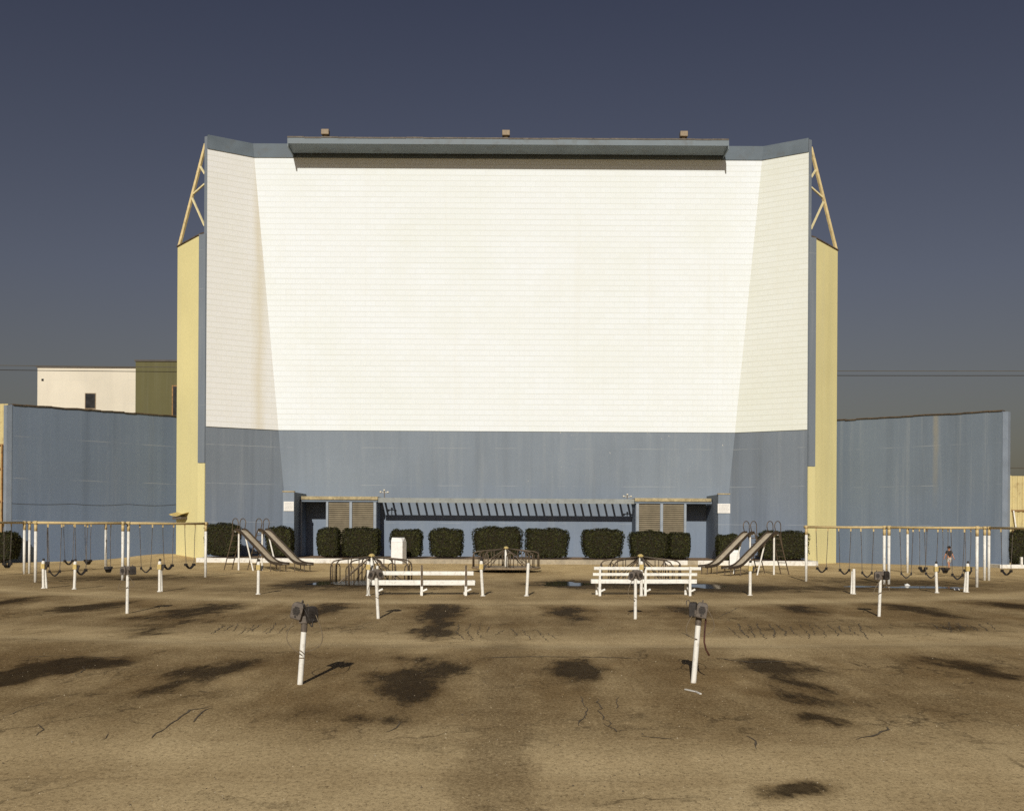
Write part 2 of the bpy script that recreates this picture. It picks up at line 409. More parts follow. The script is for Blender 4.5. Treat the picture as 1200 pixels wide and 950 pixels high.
def ground_mat():
    t = NT('old parking lot asphalt')
    pos = t.geo()
    sep = t.node('ShaderNodeSeparateXYZ'); t.put(sep.inputs[0], pos)
    flat = t.node('ShaderNodeCombineXYZ'); t.put(flat.inputs[0], sep.outputs[0]); t.put(flat.inputs[1], sep.outputs[1])
    p = flat.outputs[0]
    w1 = t.noise(p, 0.75, 5, 0.6, 'Color')
    w2 = t.noise(p, 3.5, 4, 0.65, 'Color')
    def vm(op, a, b=None, s=None):
        n = t.node('ShaderNodeVectorMath', operation=op); t.put(n.inputs[0], a)
        if b is not None: t.put(n.inputs[1], b)
        if s is not None: n.inputs['Scale'].default_value = s
        return n.outputs['Value'] if op == 'LENGTH' else n.outputs[0]
    d1 = vm('SCALE', vm('SUBTRACT', w1, (0.5, 0.5, 0.5)), s=2.6)
    d2 = vm('SCALE', vm('SUBTRACT', w2, (0.5, 0.5, 0.5)), s=0.75)
    q = vm('ADD', vm('ADD', p, d1), d2)
    qf = vm('MULTIPLY', q, (1, 1, 0))
    at_ = t.node('ShaderNodeAttribute', attribute_name='oil'); oil = at_.outputs['Fac']
    # pattern
    big = t.noise(p, 0.16, 5, 0.6)
    mid = t.noise(vm('MULTIPLY', p, (1.0, 0.38, 1.0)), 1.0, 7, 0.66)
    fine = t.noise(p, 11.0, 6, 0.75)
    grit = t.noise(p, 42.0, 3, 0.8)
    A = (0.400, 0.310, 0.185, 1); B = (0.255, 0.192, 0.112, 1)
    col = t.mix(t.ramp(big, 0.36, 0.62), A, B)
    col = t.mix(t.ramp(mid, 0.44, 0.66, 0, 0.65), col, (0.225, 0.166, 0.092, 1))
    col = t.mix(t.ramp(mid, 0.28, 0.42, 0.5, 0), col, (0.52, 0.41, 0.25, 1))
    # rows: pale driven lanes and dirtier bays, following the arcs of the lot
    sx = t.math('POWER', sep.outputs[0], 2.0)
    dy = t.math('SUBTRACT', 62.0, sep.outputs[1])
    rr = t.math('SQRT', t.math('ADD', t.math('MULTIPLY', sep.outputs[0], sep.outputs[0]), t.math('MULTIPLY', dy, dy)))
    sq = t.node('ShaderNodeSeparateXYZ'); t.put(sq.inputs[0], vm('SUBTRACT', qf, p))
    rr = t.math('ADD', rr, t.math('MULTIPLY', sq.outputs[1], 0.5))
    lane = None
    for r0, hw in ((42.4, 1.9), (32.5, 1.7), (53.0, 2.2)):
        l = t.ramp(t.math('ABSOLUTE', t.math('SUBTRACT', rr, r0)), hw * 0.6, hw * 1.25, 0.85, 0.0)
        lane = l if lane is None else t.math('MAXIMUM', lane, l)
    col = t.mix(lane, col, (0.54, 0.435, 0.275, 1))
    bay = None
    for r0, hw in ((48.0, 3.6), (37.5, 3.0)):
        l = t.ramp(t.math('ABSOLUTE', t.math('SUBTRACT', rr, r0)), hw * 0.4, hw * 1.25, 0.50, 0.0)
        bay = l if bay is None else t.math('MAXIMUM', bay, l)
    col = t.mix(t.math('MULTIPLY', bay, t.ramp(mid, 0.36, 0.58)), col, (0.205, 0.150, 0.083, 1))
    # playground brightened in the colour: sun from behind and bounce off the screen
    pg = t.ramp(t.math('ADD', sep.outputs[1], t.math('MULTIPLY', sq.outputs[1], 1.5)), 41, 49, 0, 0.5)
    col = t.mix(pg, col, (0.46, 0.36, 0.215, 1))
    # darker patched strip up the middle aisle
    ax = t.math('ABSOLUTE', t.math('ADD', t.math('ADD', sep.outputs[0], 0.08), t.math('MULTIPLY', sq.outputs[0], 0.42)))
    ay = t.math('MULTIPLY', t.ramp(sep.outputs[1], 30, 14, 0.2, 1.0), t.ramp(sep.outputs[1], 8.0, 10.0, 0.5, 1.0))
    col = t.mix(t.math('MULTIPLY', t.ramp(ax, 0.20, 0.46, 0.75, 0), ay), col, (0.205, 0.152, 0.088, 1))
    # cracks
    vo = t.node('ShaderNodeTexVoronoi', feature='DISTANCE_TO_EDGE'); t.put(vo.inputs['Vector'], vm('ADD', p, vm('SCALE', d1, s=0.5)))
    vo.inputs['Scale'].default_value = 0.42
    crk = t.math('MULTIPLY', t.ramp(vo.outputs['Distance'], 0.004, 0.016, 1, 0), t.ramp(t.noise(p, 0.33, 3), 0.52, 0.62, 0, 0.7))
    col = t.mix(crk, col, (0.05, 0.036, 0.02, 1))
    # fine crazed cracks along the raised edge of each bay
    v2 = t.node('ShaderNodeTexVoronoi', feature='DISTANCE_TO_EDGE'); t.put(v2.inputs['Vector'], vm('MULTIPLY', vm('ADD', p, vm('SCALE', d2, s=0.6)), (1.5, 0.55, 1.0)))
    v2.inputs['Scale'].default_value = 1.1
    zone = None
    for r0, hw in ((39.0, 2.4), (46.4, 1.6), (50.5, 1.2)):
        l = t.ramp(t.math('ABSOLUTE', t.math('SUBTRACT', rr, r0)), hw * 0.4, hw * 1.1, 1.0, 0.0)
        zone = l if zone is None else t.math('MAXIMUM', zone, l)
    cz = t.math('MULTIPLY', t.math('MULTIPLY', zone, t.ramp(t.noise(p, 0.45, 3), 0.50, 0.60)), t.ramp(v2.outputs['Distance'], 0.010, 0.045, 0.85, 0))
    col = t.mix(cz, col, (0.045, 0.032, 0.018, 1))
    # blotches of old drips, sharp edged
    dr = t.noise(p, 1.9, 3, 0.5)
    dz = t.ramp(t.noise(p, 0.22, 2), 0.48, 0.62)
    col = t.mix(t.math('MULTIPLY', t.ramp(dr, 0.64, 0.68, 0, 0.6), dz), col, (0.085, 0.062, 0.034, 1))
    # grit
    col = t.mix(t.ramp(fine, 0.3, 0.75, 0.0, 0.45), col, (0.17, 0.128, 0.072, 1))
    col = t.mix(t.ramp(grit, 0.54, 0.70, 0, 0.65), col, (0.66, 0.55, 0.37, 1))
    col = t.mix(t.ramp(grit, 0.46, 0.32, 0, 0.7), col, (0.09, 0.058, 0.032, 1))
    g2 = t.noise(vm('MULTIPLY', p, (1.0, 0.55, 1.0)), 22.0, 5, 0.85)
    col = t.mix(t.ramp(g2, 0.52, 0.68, 0, 0.6), col, (0.58, 0.46, 0.29, 1))
    col = t.mix(t.ramp(g2, 0.48, 0.34, 0, 0.75), col, (0.10, 0.068, 0.036, 1))
    # wide dirty clouds inside the bays
    cl = t.noise(vm('MULTIPLY', p, (0.9, 0.33, 1.0)), 0.62, 7, 0.66)
    bz = None
    for r0, hw in ((47.2, 3.4), (36.8, 3.2)):
        l = t.ramp(t.math('ABSOLUTE', t.math('SUBTRACT', rr, r0)), hw * 0.55, hw * 1.15, 1.0, 0.5)
        bz = l if bz is None else t.math('MAXIMUM', bz, l)
    col = t.mix(t.math('MULTIPLY', bz, t.ramp(cl, 0.40, 0.58, 0.10, 1.0)), col, t.mix(1.0, col, (0.60, 0.55, 0.49, 1), 'MULTIPLY'))
    col = t.mix(t.ramp(pg, 0, 0.5, 0, 1), col, t.mix(1.0, col, (1.28, 1.28, 1.25, 1), 'MULTIPLY'))  # playground colour lifted further for the same bounced light
    col = t.mix(1.0, col, (1.36, 1.31, 1.13, 1), 'MULTIPLY')
    # long sweeping streaks left by traffic and water, following the rows
    rs_ = t.node('ShaderNodeCombineXYZ')
    t.put(rs_.inputs[0], t.math('MULTIPLY', t.math('ARCTAN2', sep.outputs[0], dy), 7.0)); t.put(rs_.inputs[1], t.math('MULTIPLY', rr, 1.5))
    sw = t.noise(rs_.outputs[0], 0.8, 4, 0.6)
    col = t.mix(t.ramp(sw, 0.50, 0.66, 0, 0.32), col, t.mix(1.0, col, (0.62, 0.56, 0.50, 1), 'MULTIPLY'))
    col = t.mix(t.ramp(sw, 0.46, 0.32, 0, 0.35), col, t.mix(1.0, col, (1.28, 1.28, 1.30, 1), 'MULTIPLY'))
    # oil and damp: a soft brown smear and, inside it, a ragged black core streaked along the way the cars stood
    rd = t.node('ShaderNodeCombineXYZ')
    t.put(rd.inputs[0], t.math('MULTIPLY', t.math('ARCTAN2', sep.outputs[0], dy), 42.0)); t.put(rd.inputs[1], rr)
    pr = rd.outputs[0]
    e1 = t.math('MULTIPLY', t.math('ADD', t.noise(vm('MULTIPLY', pr, (1.0, 0.30, 1.0)), 3.4, 7, 0.72), -0.5), 3.4)
    e2 = t.math('MULTIPLY', t.math('ADD', t.noise(vm('MULTIPLY', p, (1.0, 0.4, 1.0)), 11.0, 5, 0.75), -0.5), 2.6)
    e3 = t.math('MULTIPLY', t.math('ADD', t.noise(pr, 1.1, 4, 0.6), -0.5), 2.0)
    gate = t.ramp(oil, 0.01, 0.16)
    rag = t.math('ADD', oil, t.math('MULTIPLY', gate, t.math('ADD', t.math('MULTIPLY', e1, 0.46), t.math('ADD', t.math('MULTIPLY', e2, 0.20), t.math('MULTIPLY', e3, 0.22)))))
    core = t.ramp(rag, 0.42, 0.72)
    smear = t.ramp(t.math('ADD', oil, t.math('MULTIPLY', gate, t.math('MULTIPLY', e3, 0.30))), 0.09, 0.66, 0.0, 0.70)
    col = t.mix(smear, col, t.mix(1.0, col, (0.40, 0.35, 0.28, 1), 'MULTIPLY'))
    # spatter of small drops round the stained bays
    sp_ = t.node('ShaderNodeTexVoronoi', feature='F1'); t.put(sp_.inputs['Vector'], vm('MULTIPLY', q, (1.0, 0.55, 1.0))); sp_.inputs['Scale'].default_value = 1.7
    spm = t.math('MULTIPLY', t.ramp(sp_.outputs['Distance'], 0.10, 0.20, 0.65, 0.0), t.math('MULTIPLY', t.ramp(t.noise(p, 0.5, 3), 0.50, 0.58), bz))
    col = t.mix(spm, col, (0.050, 0.036, 0.020, 1))
    so = core
    col = t.mix(t.math('MULTIPLY', core, t.ramp(e2, -0.8, 0.6, 0.62, 0.93)), col, (0.026, 0.0165, 0.0075, 1))
    t.bump(t.math('ADD', t.math('MULTIPLY', fine, 1.0), t.math('MULTIPLY', grit, 0.5)), 0.006, 0.7)
    return t.fin(col, t.ramp(so, 0, 1, 0.95, 0.85), spec=0.06)
M['ground'] = ground_mat()

# ------------------------------------------------------------------ ground sheet
from mathutils import noise as mnoise
def frange(a, b, st): return [a + st * i for i in range(int(round((b - a) / st)))]
def ground():
    xs = [-2500, -900, -300, -120, -70] + frange(-50, -14, 0.3) + frange(-14, 14, 0.1) + frange(14, 50.3, 0.3) + [70, 120, 300, 900, 2500]
    ys = [-600, -100, -20, 0, 3] + frange(5, 20, 0.1) + frange(20, 42, 0.2) + frange(42, 75, 0.6) + [80, 100, 150, 300, 900, 3000]
    mb = MB(); nx = len(xs)
    vs = [(x, y, hgt(x, y)) for y in ys for x in xs]
    fs = [(j * nx + i, j * nx + i + 1, (j + 1) * nx + i + 1, (j + 1) * nx + i) for j in range(len(ys) - 1) for i in range(nx - 1)]
    oil = [0.0] * len(vs)
    for (cx, cy, wx, wy, skew, st) in STAINS:
        c = gnd(cx, cy); Z = c.y
        hw = wx * Z / F
        hh = max(0.22, (gnd(cx, cy - wy).y - gnd(cx, cy + wy).y) / 2)
        dxdy = -skew * (Z / F) / ((Z * Z) / (F * H))
        ex = (hw + abs(dxdy) * hh) * 2.1 + 0.4; ey = hh * 2.1 + 0.4
        wa = min(0.55, 0.5 * min(hw, hh) + 0.08)
        i0 = [i for i, x in enumerate(xs) if abs(x - c.x) < ex]; j0 = [j for j, y in enumerate(ys) if abs(y - c.y) < ey]
        for j in j0:
            for i in i0:
                x, y = xs[i], ys[j]
                n1 = mnoise.noise_vector((x * 1.1, y * 0.8, 3.0)) * wa * 1.3 + mnoise.noise_vector((x * 3.2, y * 2.2, 7.0)) * wa * 0.7
                u = x - c.x + n1.x; v = y - c.y + n1.y
                u -= dxdy * v
                L = math.hypot(u / hw, v / hh)
                f = max(0.0, min(1.0, (1.9 - L) / 1.6))
                if f > 0:
                    f = f * (1.25 - 0.25 * f) * st
                    k = j * nx + i
                    oil[k] = oil[k] + f * (1 - oil[k])
    mb.add(vs, fs)
    o = mb.build('ground', M['ground'], smooth=True)
    a = o.data.attributes.new('oil', 'FLOAT', 'POINT'); a.data.foreach_set('value', oil)
    tag(o, 'faded brown asphalt lot with dark oil stains', None, kind='structure')
ground()

CR = [
 [(177,865),(205,846),(225,832),(248,828)], [(228,846),(238,834),(246,829)], [(0,841),(28,829),(57,822)], [(38,862),(48,855),(45,848)], [(88,792),(97,786),(100,780)],
 [(538,731),(535,740),(543,749)], [(552,730),(547,738),(554,751)], [(563,731),(560,742),(567,748)], [(574,733),(571,741)], [(590,738),(580,744)],
 [(683,815),(686,830),(680,852)], [(700,818),(704,835),(719,856)], [(722,815),(724,830)], [(706,847),(724,857),(735,855)], [(683,838),(690,842)],
 [(840,724),(856,716),(866,711)], [(800,741),(812,748)], [(600,736),(606,745)], [(612,737),(622,750)], [(628,738),(642,752)], [(640,741),(652,748)],
 [(1000,866),(1030,860),(1042,852)], [(872,862),(884,868),(890,878)], [(470,845),(455,858)], [(130,858),(118,868)], [(752,862),(790,866)],
 [(840,771),(880,776),(930,774)], [(20,770),(70,768),(160,771)], [(560,771),(640,769),(760,771)]]
_r = random.Random(5)
for k in range(15): CR.append([(850 + 12 * k + _r.uniform(-4, 4), 732 + _r.uniform(-2, 2)), (858 + 12 * k + _r.uniform(-4, 4), 740), (862 + 12 * k + _r.uniform(-3, 6), 746 + _r.uniform(-2, 3))])
for k in range(9): CR.append([(1092 + 8 * k + _r.uniform(-3, 3), 730 + _r.uniform(-2, 2)), (1100 + 8 * k + _r.uniform(-3, 5), 741 + _r.uniform(-3, 2))])
for k in range(10): CR.append([(262 + 9 * k + _r.uniform(-3, 3), 731 + _r.uniform(-2, 3)), (252 + 9 * k + _r.uniform(-5, 3), 741 + _r.uniform(-3, 3))])
mb = MB()
for line in CR:
    P_ = [gnd(*p) for p in line]; pts = []
    for a, b in zip(P_[:-1], P_[1:]):
        n = max(2, int((b - a).length / 0.12))
        for i in range(n): pts.append(a.lerp(b, i / n))
    pts.append(P_[-1]); m = len(pts); vs = []
    wd = _r.uniform(0.005, 0.011)
    for i, p in enumerate(pts):
        d = pts[min(i + 1, m - 1)] - pts[max(i - 1, 0)]; d.z = 0; d.normalize()
        nn = Vector((-d.y, d.x, 0)); w_ = wd * (0.35 + _r.random()) * min(1.0, 0.3 + min(i, m - 1 - i) * 0.4)
        c = p + nn * _r.uniform(-0.035, 0.035)
        for sgn in (-1, 1):
            v = c + nn * sgn * w_ * (1 + 1.3 * abs(nn.y)); vs.append((v.x, v.y, hgt(v.x, v.y) + 0.006))
    mb.add(vs, [(2 * i, 2 * i + 2, 2 * i + 3, 2 * i + 1) for i in range(m - 1)])
M['crack'] = paint('crack filler', (0.115, 0.088, 0.056, 1), 0.3, 5, 0.9)
tag(mb.build('pavement_cracks', M['crack'], nrm=True), kind='structure')
# loose pebbles
mb = MB()
for k in range(2600):
    Z = 7.5 + 26 * _r.random() ** 1.6; x = _r.uniform(-0.52, 0.52) * Z
    s_ = _r.uniform(0.004, 0.010) * (1.6 if _r.random() < 0.08 else 1); z = hgt(x, Z); a = _r.uniform(0, 6.28)
    vs = [(x + s_ * _r.uniform(.7, 1.3) * math.cos(a + i * 1.2566), Z + s_ * _r.uniform(.7, 1.3) * math.sin(a + i * 1.2566), z - 0.003) for i in range(5)] + [(x, Z, z + s_ * _r.uniform(.6, 1.2))]
    mb.add(vs, [(0, 1, 5), (1, 2, 5), (2, 3, 5), (3, 4, 5), (4, 0, 5)], 0 if _r.random() < 0.5 else 1)
M['pebble'] = paint('pale pebble', (0.36, 0.30, 0.20, 1), 0.4, 6, 0.9); M['pebble_dark'] = paint('dark pebble', (0.09, 0.07, 0.045, 1), 0.4, 6, 0.9)
tag(mb.build('gravel', [M['pebble'], M['pebble_dark']]), kind='stuff')

# planter bed + kerb
KY = 60.8
mb = MB()
mb.hexa([(-17.9, KY + 0.22), (17.75, KY + 0.22), (18.1, 63.9), (14.2, 66.2), (13.7, 66.6), (-13.7, 66.6), (-14.2, 66.2), (-18.1, 63.9)], -0.1, 0.25)
tag(mb.build('planter_bed', M['soil']), kind='structure')
mb = MB()
def kx(px): return at(px, 655, KY).x
segs = [(-17.95, kx(478), 0), (kx(478), kx(778), 1), (kx(778), kx(806), 0), (kx(806), kx(818), 1), (kx(818), 17.8, 0)]
for a, b, m in segs: mb.hexa([(a, KY), (b, KY), (b, KY + 0.22), (a, KY + 0.22)], -0.1, 0.26, m)
mb.box(-17.95, -17.73, KY + 0.22, 63.6, -0.1, 0.26, 0)
mb.box(17.58, 17.8, KY + 0.22, 63.6, -0.1, 0.26, 0)
tag(mb.build('kerb', [M['white_kerb'], M['kerb']], bevel=0.02), kind='structure')
mb = MB(); mb.box(-31, -28.02, 57.2, 57.5, -0.1, 0.34); mb.box(-28.3, -28.02, 57.5, 59, -0.1, 0.34)
tag(mb.build('kerb', M['white_kerb'], bevel=0.02), kind='structure')
kr = gnd(1172, 665.5)
mb = MB(); mb.box(kr.x, 33, kr.y, kr.y + 0.3, -0.1, 0.2); mb.box(kr.x, kr.x + 0.25, kr.y + 0.3, kr.y + 2.5, -0.1, 0.2)
mb.box(at(1197, 660, kr.y).x, at(1199.5, 660, kr.y).x, kr.y + 0.05, kr.y + 0.2, 0.2, 0.62)
tag(mb.build('kerb', M['white_kerb'], bevel=0.02), kind='structure')

# puddles
def puddle_mat():
    t = NT('still water'); t.b.inputs['IOR'].default_value = 1.33; return t.fin((0.010, 0.008, 0.006, 1), 0.06, 0.0, 0.4)
M['water'] = puddle_mat()
for (cx, cy, wx, wy) in ((662, 684.0, 27, 2.7), (377, 683.3, 13, 2.3), (826, 686.5, 24, 2.6), (1012, 687.2, 24, 0.8), (1080, 688.0, 52, 1.1)):
    c = gnd(cx, cy); hw = wx * c.y / F; hh = (gnd(cx, cy - wy).y - gnd(cx, cy + wy).y) / 2
    mb = MB(); n = 48; rnd = [random.uniform(0, 6.28) for _ in range(4)]
    ring = []
    for i in range(n):
        a = 2 * PI * i / n
        k = 1 + 0.16 * math.sin(3 * a + rnd[0]) + 0.10 * math.sin(5 * a + rnd[1]) + 0.05 * math.sin(9 * a + rnd[2])
        ring.append((c.x + hw * k * math.cos(a), c.y + hh * k * math.sin(a), c.z + 0.006))
    mb.add([(c.x, c.y, c.z + 0.006)] + ring, [(0, 1 + i, 1 + (i + 1) % n) for i in range(n)])
    tag(mb.build('puddle', M['water']), kind='structure')

# ------------------------------------------------------------------ the screen building
ZB, ZT, ZC = 8.1, 24.86, 25.7
def FX(z): return 14.3 + 0.0847 * (z - ZB)
def FY(z): return 66.3 - 0.0477 * (z - ZB)
OX, OY = 18.19, 64.0
scr = empty('drive_in_screen', (-0.15, 66, 0), 0, 'huge white drive-in movie screen on a blue base with two yellow side towers', 'movie screen')
scr_inv = Vector((0, -66, 0))
def shift(mb):
    mb.v = [(v[0], v[1] - 66, v[2]) for v in mb.v]; return mb
def part(mb, name, mats, parent=None, **k):
    return shift(mb).build(name, mats, parent or scr, **k)
def wing_y(x, off=0.0): return None

# body: base wall and backing (one closed shell)
def body():
    mb = MB()
    zs = [-0.3, ZB - 0.02]
    back = [(18.40, 64.12), (17.2, 69.5), (-17.2, 69.5), (-18.40, 64.12)]
    def sec(z): return [(-OX, OY), (-FX(z), FY(z)), (FX(z), FY(z)), (OX, OY)] + back
    mb.hexa(sec(-0.3), -0.3, ZC - 0.05, 0, top=sec(ZC - 0.05))
    return part(mb, 'base_wall', M['blue_wall'])
body()
# centre face of the base wall as its own paint field, 2 cm proud
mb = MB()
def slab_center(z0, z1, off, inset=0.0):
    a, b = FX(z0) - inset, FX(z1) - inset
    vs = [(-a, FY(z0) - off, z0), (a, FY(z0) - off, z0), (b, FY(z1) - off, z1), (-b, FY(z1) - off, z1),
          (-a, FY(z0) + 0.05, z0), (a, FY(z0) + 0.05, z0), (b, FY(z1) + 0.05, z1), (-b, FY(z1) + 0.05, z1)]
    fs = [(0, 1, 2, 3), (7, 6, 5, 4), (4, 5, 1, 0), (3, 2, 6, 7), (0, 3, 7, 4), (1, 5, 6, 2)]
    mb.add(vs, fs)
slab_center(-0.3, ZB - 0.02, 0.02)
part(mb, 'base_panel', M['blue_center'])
mb = MB(); slab_center(ZB, ZT, 0.06)
part(mb, 'screen_panel', M['screen'], uvf=lambda c: (c.x + 20, (c.z - ZB)))
# wings
nw = Vector((2.3, 4.0)).normalized()   # along-normal for left wing is (+, -)
def wing_slab(sgn, z0, z1, off, o_in=0.0, mat=None, name='screen_wing', uvf=None):
    mb = MB()
    L = math.hypot(4.0, 2.3)
    nx, ny = 2.3 / L, -4.0 / L        # normal towards the camera for the left wing
    def P(x, y, o): return (x + nx * o, y + ny * o)
    vs = []
    for z in (z0, z1):
        for o in (off, -0.05):
            A = P(-OX, OY, o); Bq = P(-FX(z), FY(z), o)
            vs += [(A[0], A[1], z), (Bq[0], Bq[1], z)]
    vs = [(sgn * -1 * v[0], v[1], v[2]) for v in vs]
    fs = [(0, 1, 5, 4), (3, 2, 6, 7), (2, 3, 1, 0), (4, 5, 7, 6), (2, 0, 4, 6), (1, 3, 7, 5)]
    if sgn > 0: fs = [tuple(reversed(f)) for f in fs]
    mb.add(vs, fs)
    return part(mb, name, mat, uvf=uvf)
for sgn in (-1, 1):
    uvf = (lambda c: (abs(c.x + OX) / 0.867, c.z - ZB)) if sgn < 0 else (lambda c: (abs(OX - c.x) / 0.867 + 9.3, c.z - ZB))
    wing_slab(sgn, ZB, ZT, 0.06, mat=M['screen_left'] if sgn < 0 else M['screen_right'], uvf=uvf)
# cap along the top
mb = MB(); slab_center(ZT, ZC, 0.12)
part(mb, 'top_cap', M['cap'])
for sgn in (-1, 1): wing_slab(sgn, ZT, ZC, 0.12, mat=M['cap'], name='top_cap')
# canopy (hood) over the screen
CX0, CX1 = -13.3, 13.3
yf, yb = 63.72, 65.42
mb = MB()
prof = [(yf, 25.13), (yf, 25.50), (yb, 25.62), (yb, 25.5), (yb - 0.45, 25.5), (yb - 0.45, 25.0)]
vs = []; n = len(prof)
for x in (CX0, CX1): vs += [(x, y, z) for y, z in prof]
fs = [tuple(range(n)), tuple(reversed(range(n, 2 * n)))] + [(i, n + i, n + (i + 1) % n, (i + 1) % n) for i in range(n)]
mb.add(vs, fs)
mb.box(CX0 - 0.003, CX0 + 0.06, yf + 0.003, yb - 0.003, 24.93, 25.12)
mb.box(CX1 - 0.06, CX1 + 0.003, yf + 0.003, yb - 0.003, 24.93, 25.12)
can = part(mb, 'canopy', M['canopy'], nrm=True)
mb = MB()
for i in range(26):
    a = CX0 + (CX1 - CX0) * i / 26; b = CX0 + (CX1 - CX0) * (i + 1) / 26 - 0.015
    dz = random.uniform(-0.015, 0.02)
    mb.box(a, b, yf - 0.03, yf + 0.05, 25.46 + dz, 25.54 + dz)
part(mb, 'canopy_edge', M['edge'], can)
for px in (382, 593, 800.5):
    x = at(px, 161, 64).x + 0.15
    mb = MB()
    mb.box(x - 0.23, x + 0.23, yf - 0.12, yf + 0.3, 25.66, 25.98)
    mb.bar((x, yf + 0.1, 25.48), (x, yf + 0.1, 25.68), 0.22, 0.1)
    fl = part(mb, 'floodlight', M['lamp_body'], can, bevel=0.03)
    # lens as part of the lamp mesh is not seen from below: a rim
# towers
def tower(sgn):
    s = lambda p: (p[0] * -sgn * -1, p[1]) if False else (sgn * p[0], p[1])
    poly = [(18.45, 64.16), (18.66, 64.33), (20.46, 65.6), (20.5, 69.0), (17.3, 69.4)]
    mb = MB()
    mb.hexa([s(p) for p in poly], -0.4, [19.78, 19.78, 19.33, 19.33, 19.78])
    tw = part(mb, 'side_tower', M['yellow'], nrm=True)
    # blue strip on the front edge, yellow sheet below the step
    d = Vector((18.70 - 18.22, 64.22 - 64.00)).normalized(); nn = Vector((d.y, -d.x))
    a = Vector((18.22, 64.00)); b = Vector((18.70, 64.22))
    mb = MB(); o = 0.06
    mb.hexa([s(p) for p in (a + nn * o, b + nn * o, b + nn * -0.1, a + nn * -0.1)], 5.9, 19.74)
    part(mb, 'edge_strip', M['blue_wall'], tw, nrm=True)
    a2 = Vector((18.22, 64.00))
    mb = MB(); o = 0.05
    mb.hexa([s(p) for p in (a2 + nn * o, b + nn * o, b + nn * -0.1, a2 + nn * -0.1)], -0.3, 5.88)
    part(mb, 'lower_sheet', M['yellow'], tw, nrm=True)
    mb = MB()
    mb.hexa([s(p) for p in ((18.4, 64.1), (18.65, 64.26), (20.52, 65.56), (20.46, 65.8))], [19.80, 19.79, 19.34, 19.34], [19.87, 19.86, 19.41, 19.41])
    part(mb, 'tower_coping', M['coping'], tw, nrm=True)
    # open steel truss
    T = Vector((18.4, 64.35, 25.3)); B = Vector((20.36, 65.6, 19.4))
    def P(v): return (sgn * v.x, v.y, v.z)
    mb = MB(); mb.bar(P(T), P(B), 0.13, 0.18)
    part(mb, 'truss_beam', M['truss'], tw)
    def onb(z):
        k = (T.z - z) / (T.z - B.z); return T + (B - T) * k
    def onw(z): return Vector((18.42, 64.3, z))
    for z0, z1 in ((24.05, 23.45), (22.4, 22.85), (22.25, 20.3)):
        mb = MB(); mb.bar(P(onb(z0)), P(onw(z1)), 0.095, 0.095)
        part(mb, 'truss_strut', M['strut'], tw)
    # rear truss carrying the back of the wall
    mb = MB(); mb.bar(P(Vector((17.6, 69.2, 25.0))), P(Vector((20.2, 69.6, 19.8))), 0.18, 0.22)
    part(mb, 'truss_beam', M['truss'], tw)
tower(-1); tower(1)

# booths either side of the trellis
ZF, ZBK = 64.5, 66.75
def booth(sgn):
    s = (lambda a, b: (a, b)) if sgn < 0 else (lambda a, b: (-b, -a))
    def bx(mb, a, b, y0, y1, z0, z1, m=0):
        a, b = s(a + 0.17, b + 0.17); mb.box(a, b, y0, y1, z0, z1, m)
    mb = MB(); bx(mb, -11.18, -8.07, ZF + 0.12, ZBK, 0.2, 3.62)
    bt = part(mb, 'booth', M['blue_wall'])
    mb = MB(); bx(mb, -12.70, -8.02, ZF - 0.02, ZBK - 0.02, 3.60, 3.72)
    rf = part(mb, 'booth_roof', M['blue_trim'], bt)
    mb = MB(); bx(mb, -12.66, -8.0, ZF - 0.10, ZBK - 0.03, 3.723, 3.93)
    part(mb, 'roof_fascia', M['rusty_wood'], bt, bevel=0.02)
    for a, b in ((-11.15, -11.02), (-9.73, -9.57), (-8.26, -8.10)):
        mb = MB(); bx(mb, a, b, ZF, ZF + 0.15, 0.2, 3.598)
        part(mb, 'post', M['post_blue'], bt)
    if sgn < 0:
        mb = MB(); bx(mb, -12.70, -12.62, ZF, ZF + 0.12, 0.2, 3.598)
        part(mb, 'post', M['post_blue'], bt)
    for a, b in ((-11.0, -9.75), (-9.55, -8.28)):
        mb = MB(); k = 26
        A, B = s(a + 0.17, b + 0.17)
        for i in range(k):
            z0 = 0.26 + (3.56 - 0.26) * i / k; z1 = 0.26 + (3.56 - 0.26) * (i + 1) / k
            vs = [(A, ZF + 0.02, z0), (B, ZF + 0.02, z0), (B, ZF + 0.085, z1 - 0.02), (A, ZF + 0.085, z1 - 0.02), (A, ZF + 0.11, z1 - 0.02), (B, ZF + 0.11, z1 - 0.02), (A, ZF + 0.11, z0), (B, ZF + 0.11, z0)]
            mb.add(vs, [(0, 1, 2, 3), (3, 2, 5, 4), (6, 7, 1, 0)])
        mb.box(A, B, ZF + 0.108, ZF + 0.119, 0.22, 3.59)
        part(mb, 'roller_shutter', M['shutter'], bt)
    # fin wall
    mb = MB(); bx(mb, -13.42, -12.745, 62.75, ZBK, 0.15, 4.12)
    part(mb, 'fin_wall', M['blue_center'])
    mb = MB(); bx(mb, -13.45, -12.72, 62.72, 62.95, 4.123, 4.19)
    part(mb, 'fin_coping', M['rusty_wood'])
booth(-1); booth(1)

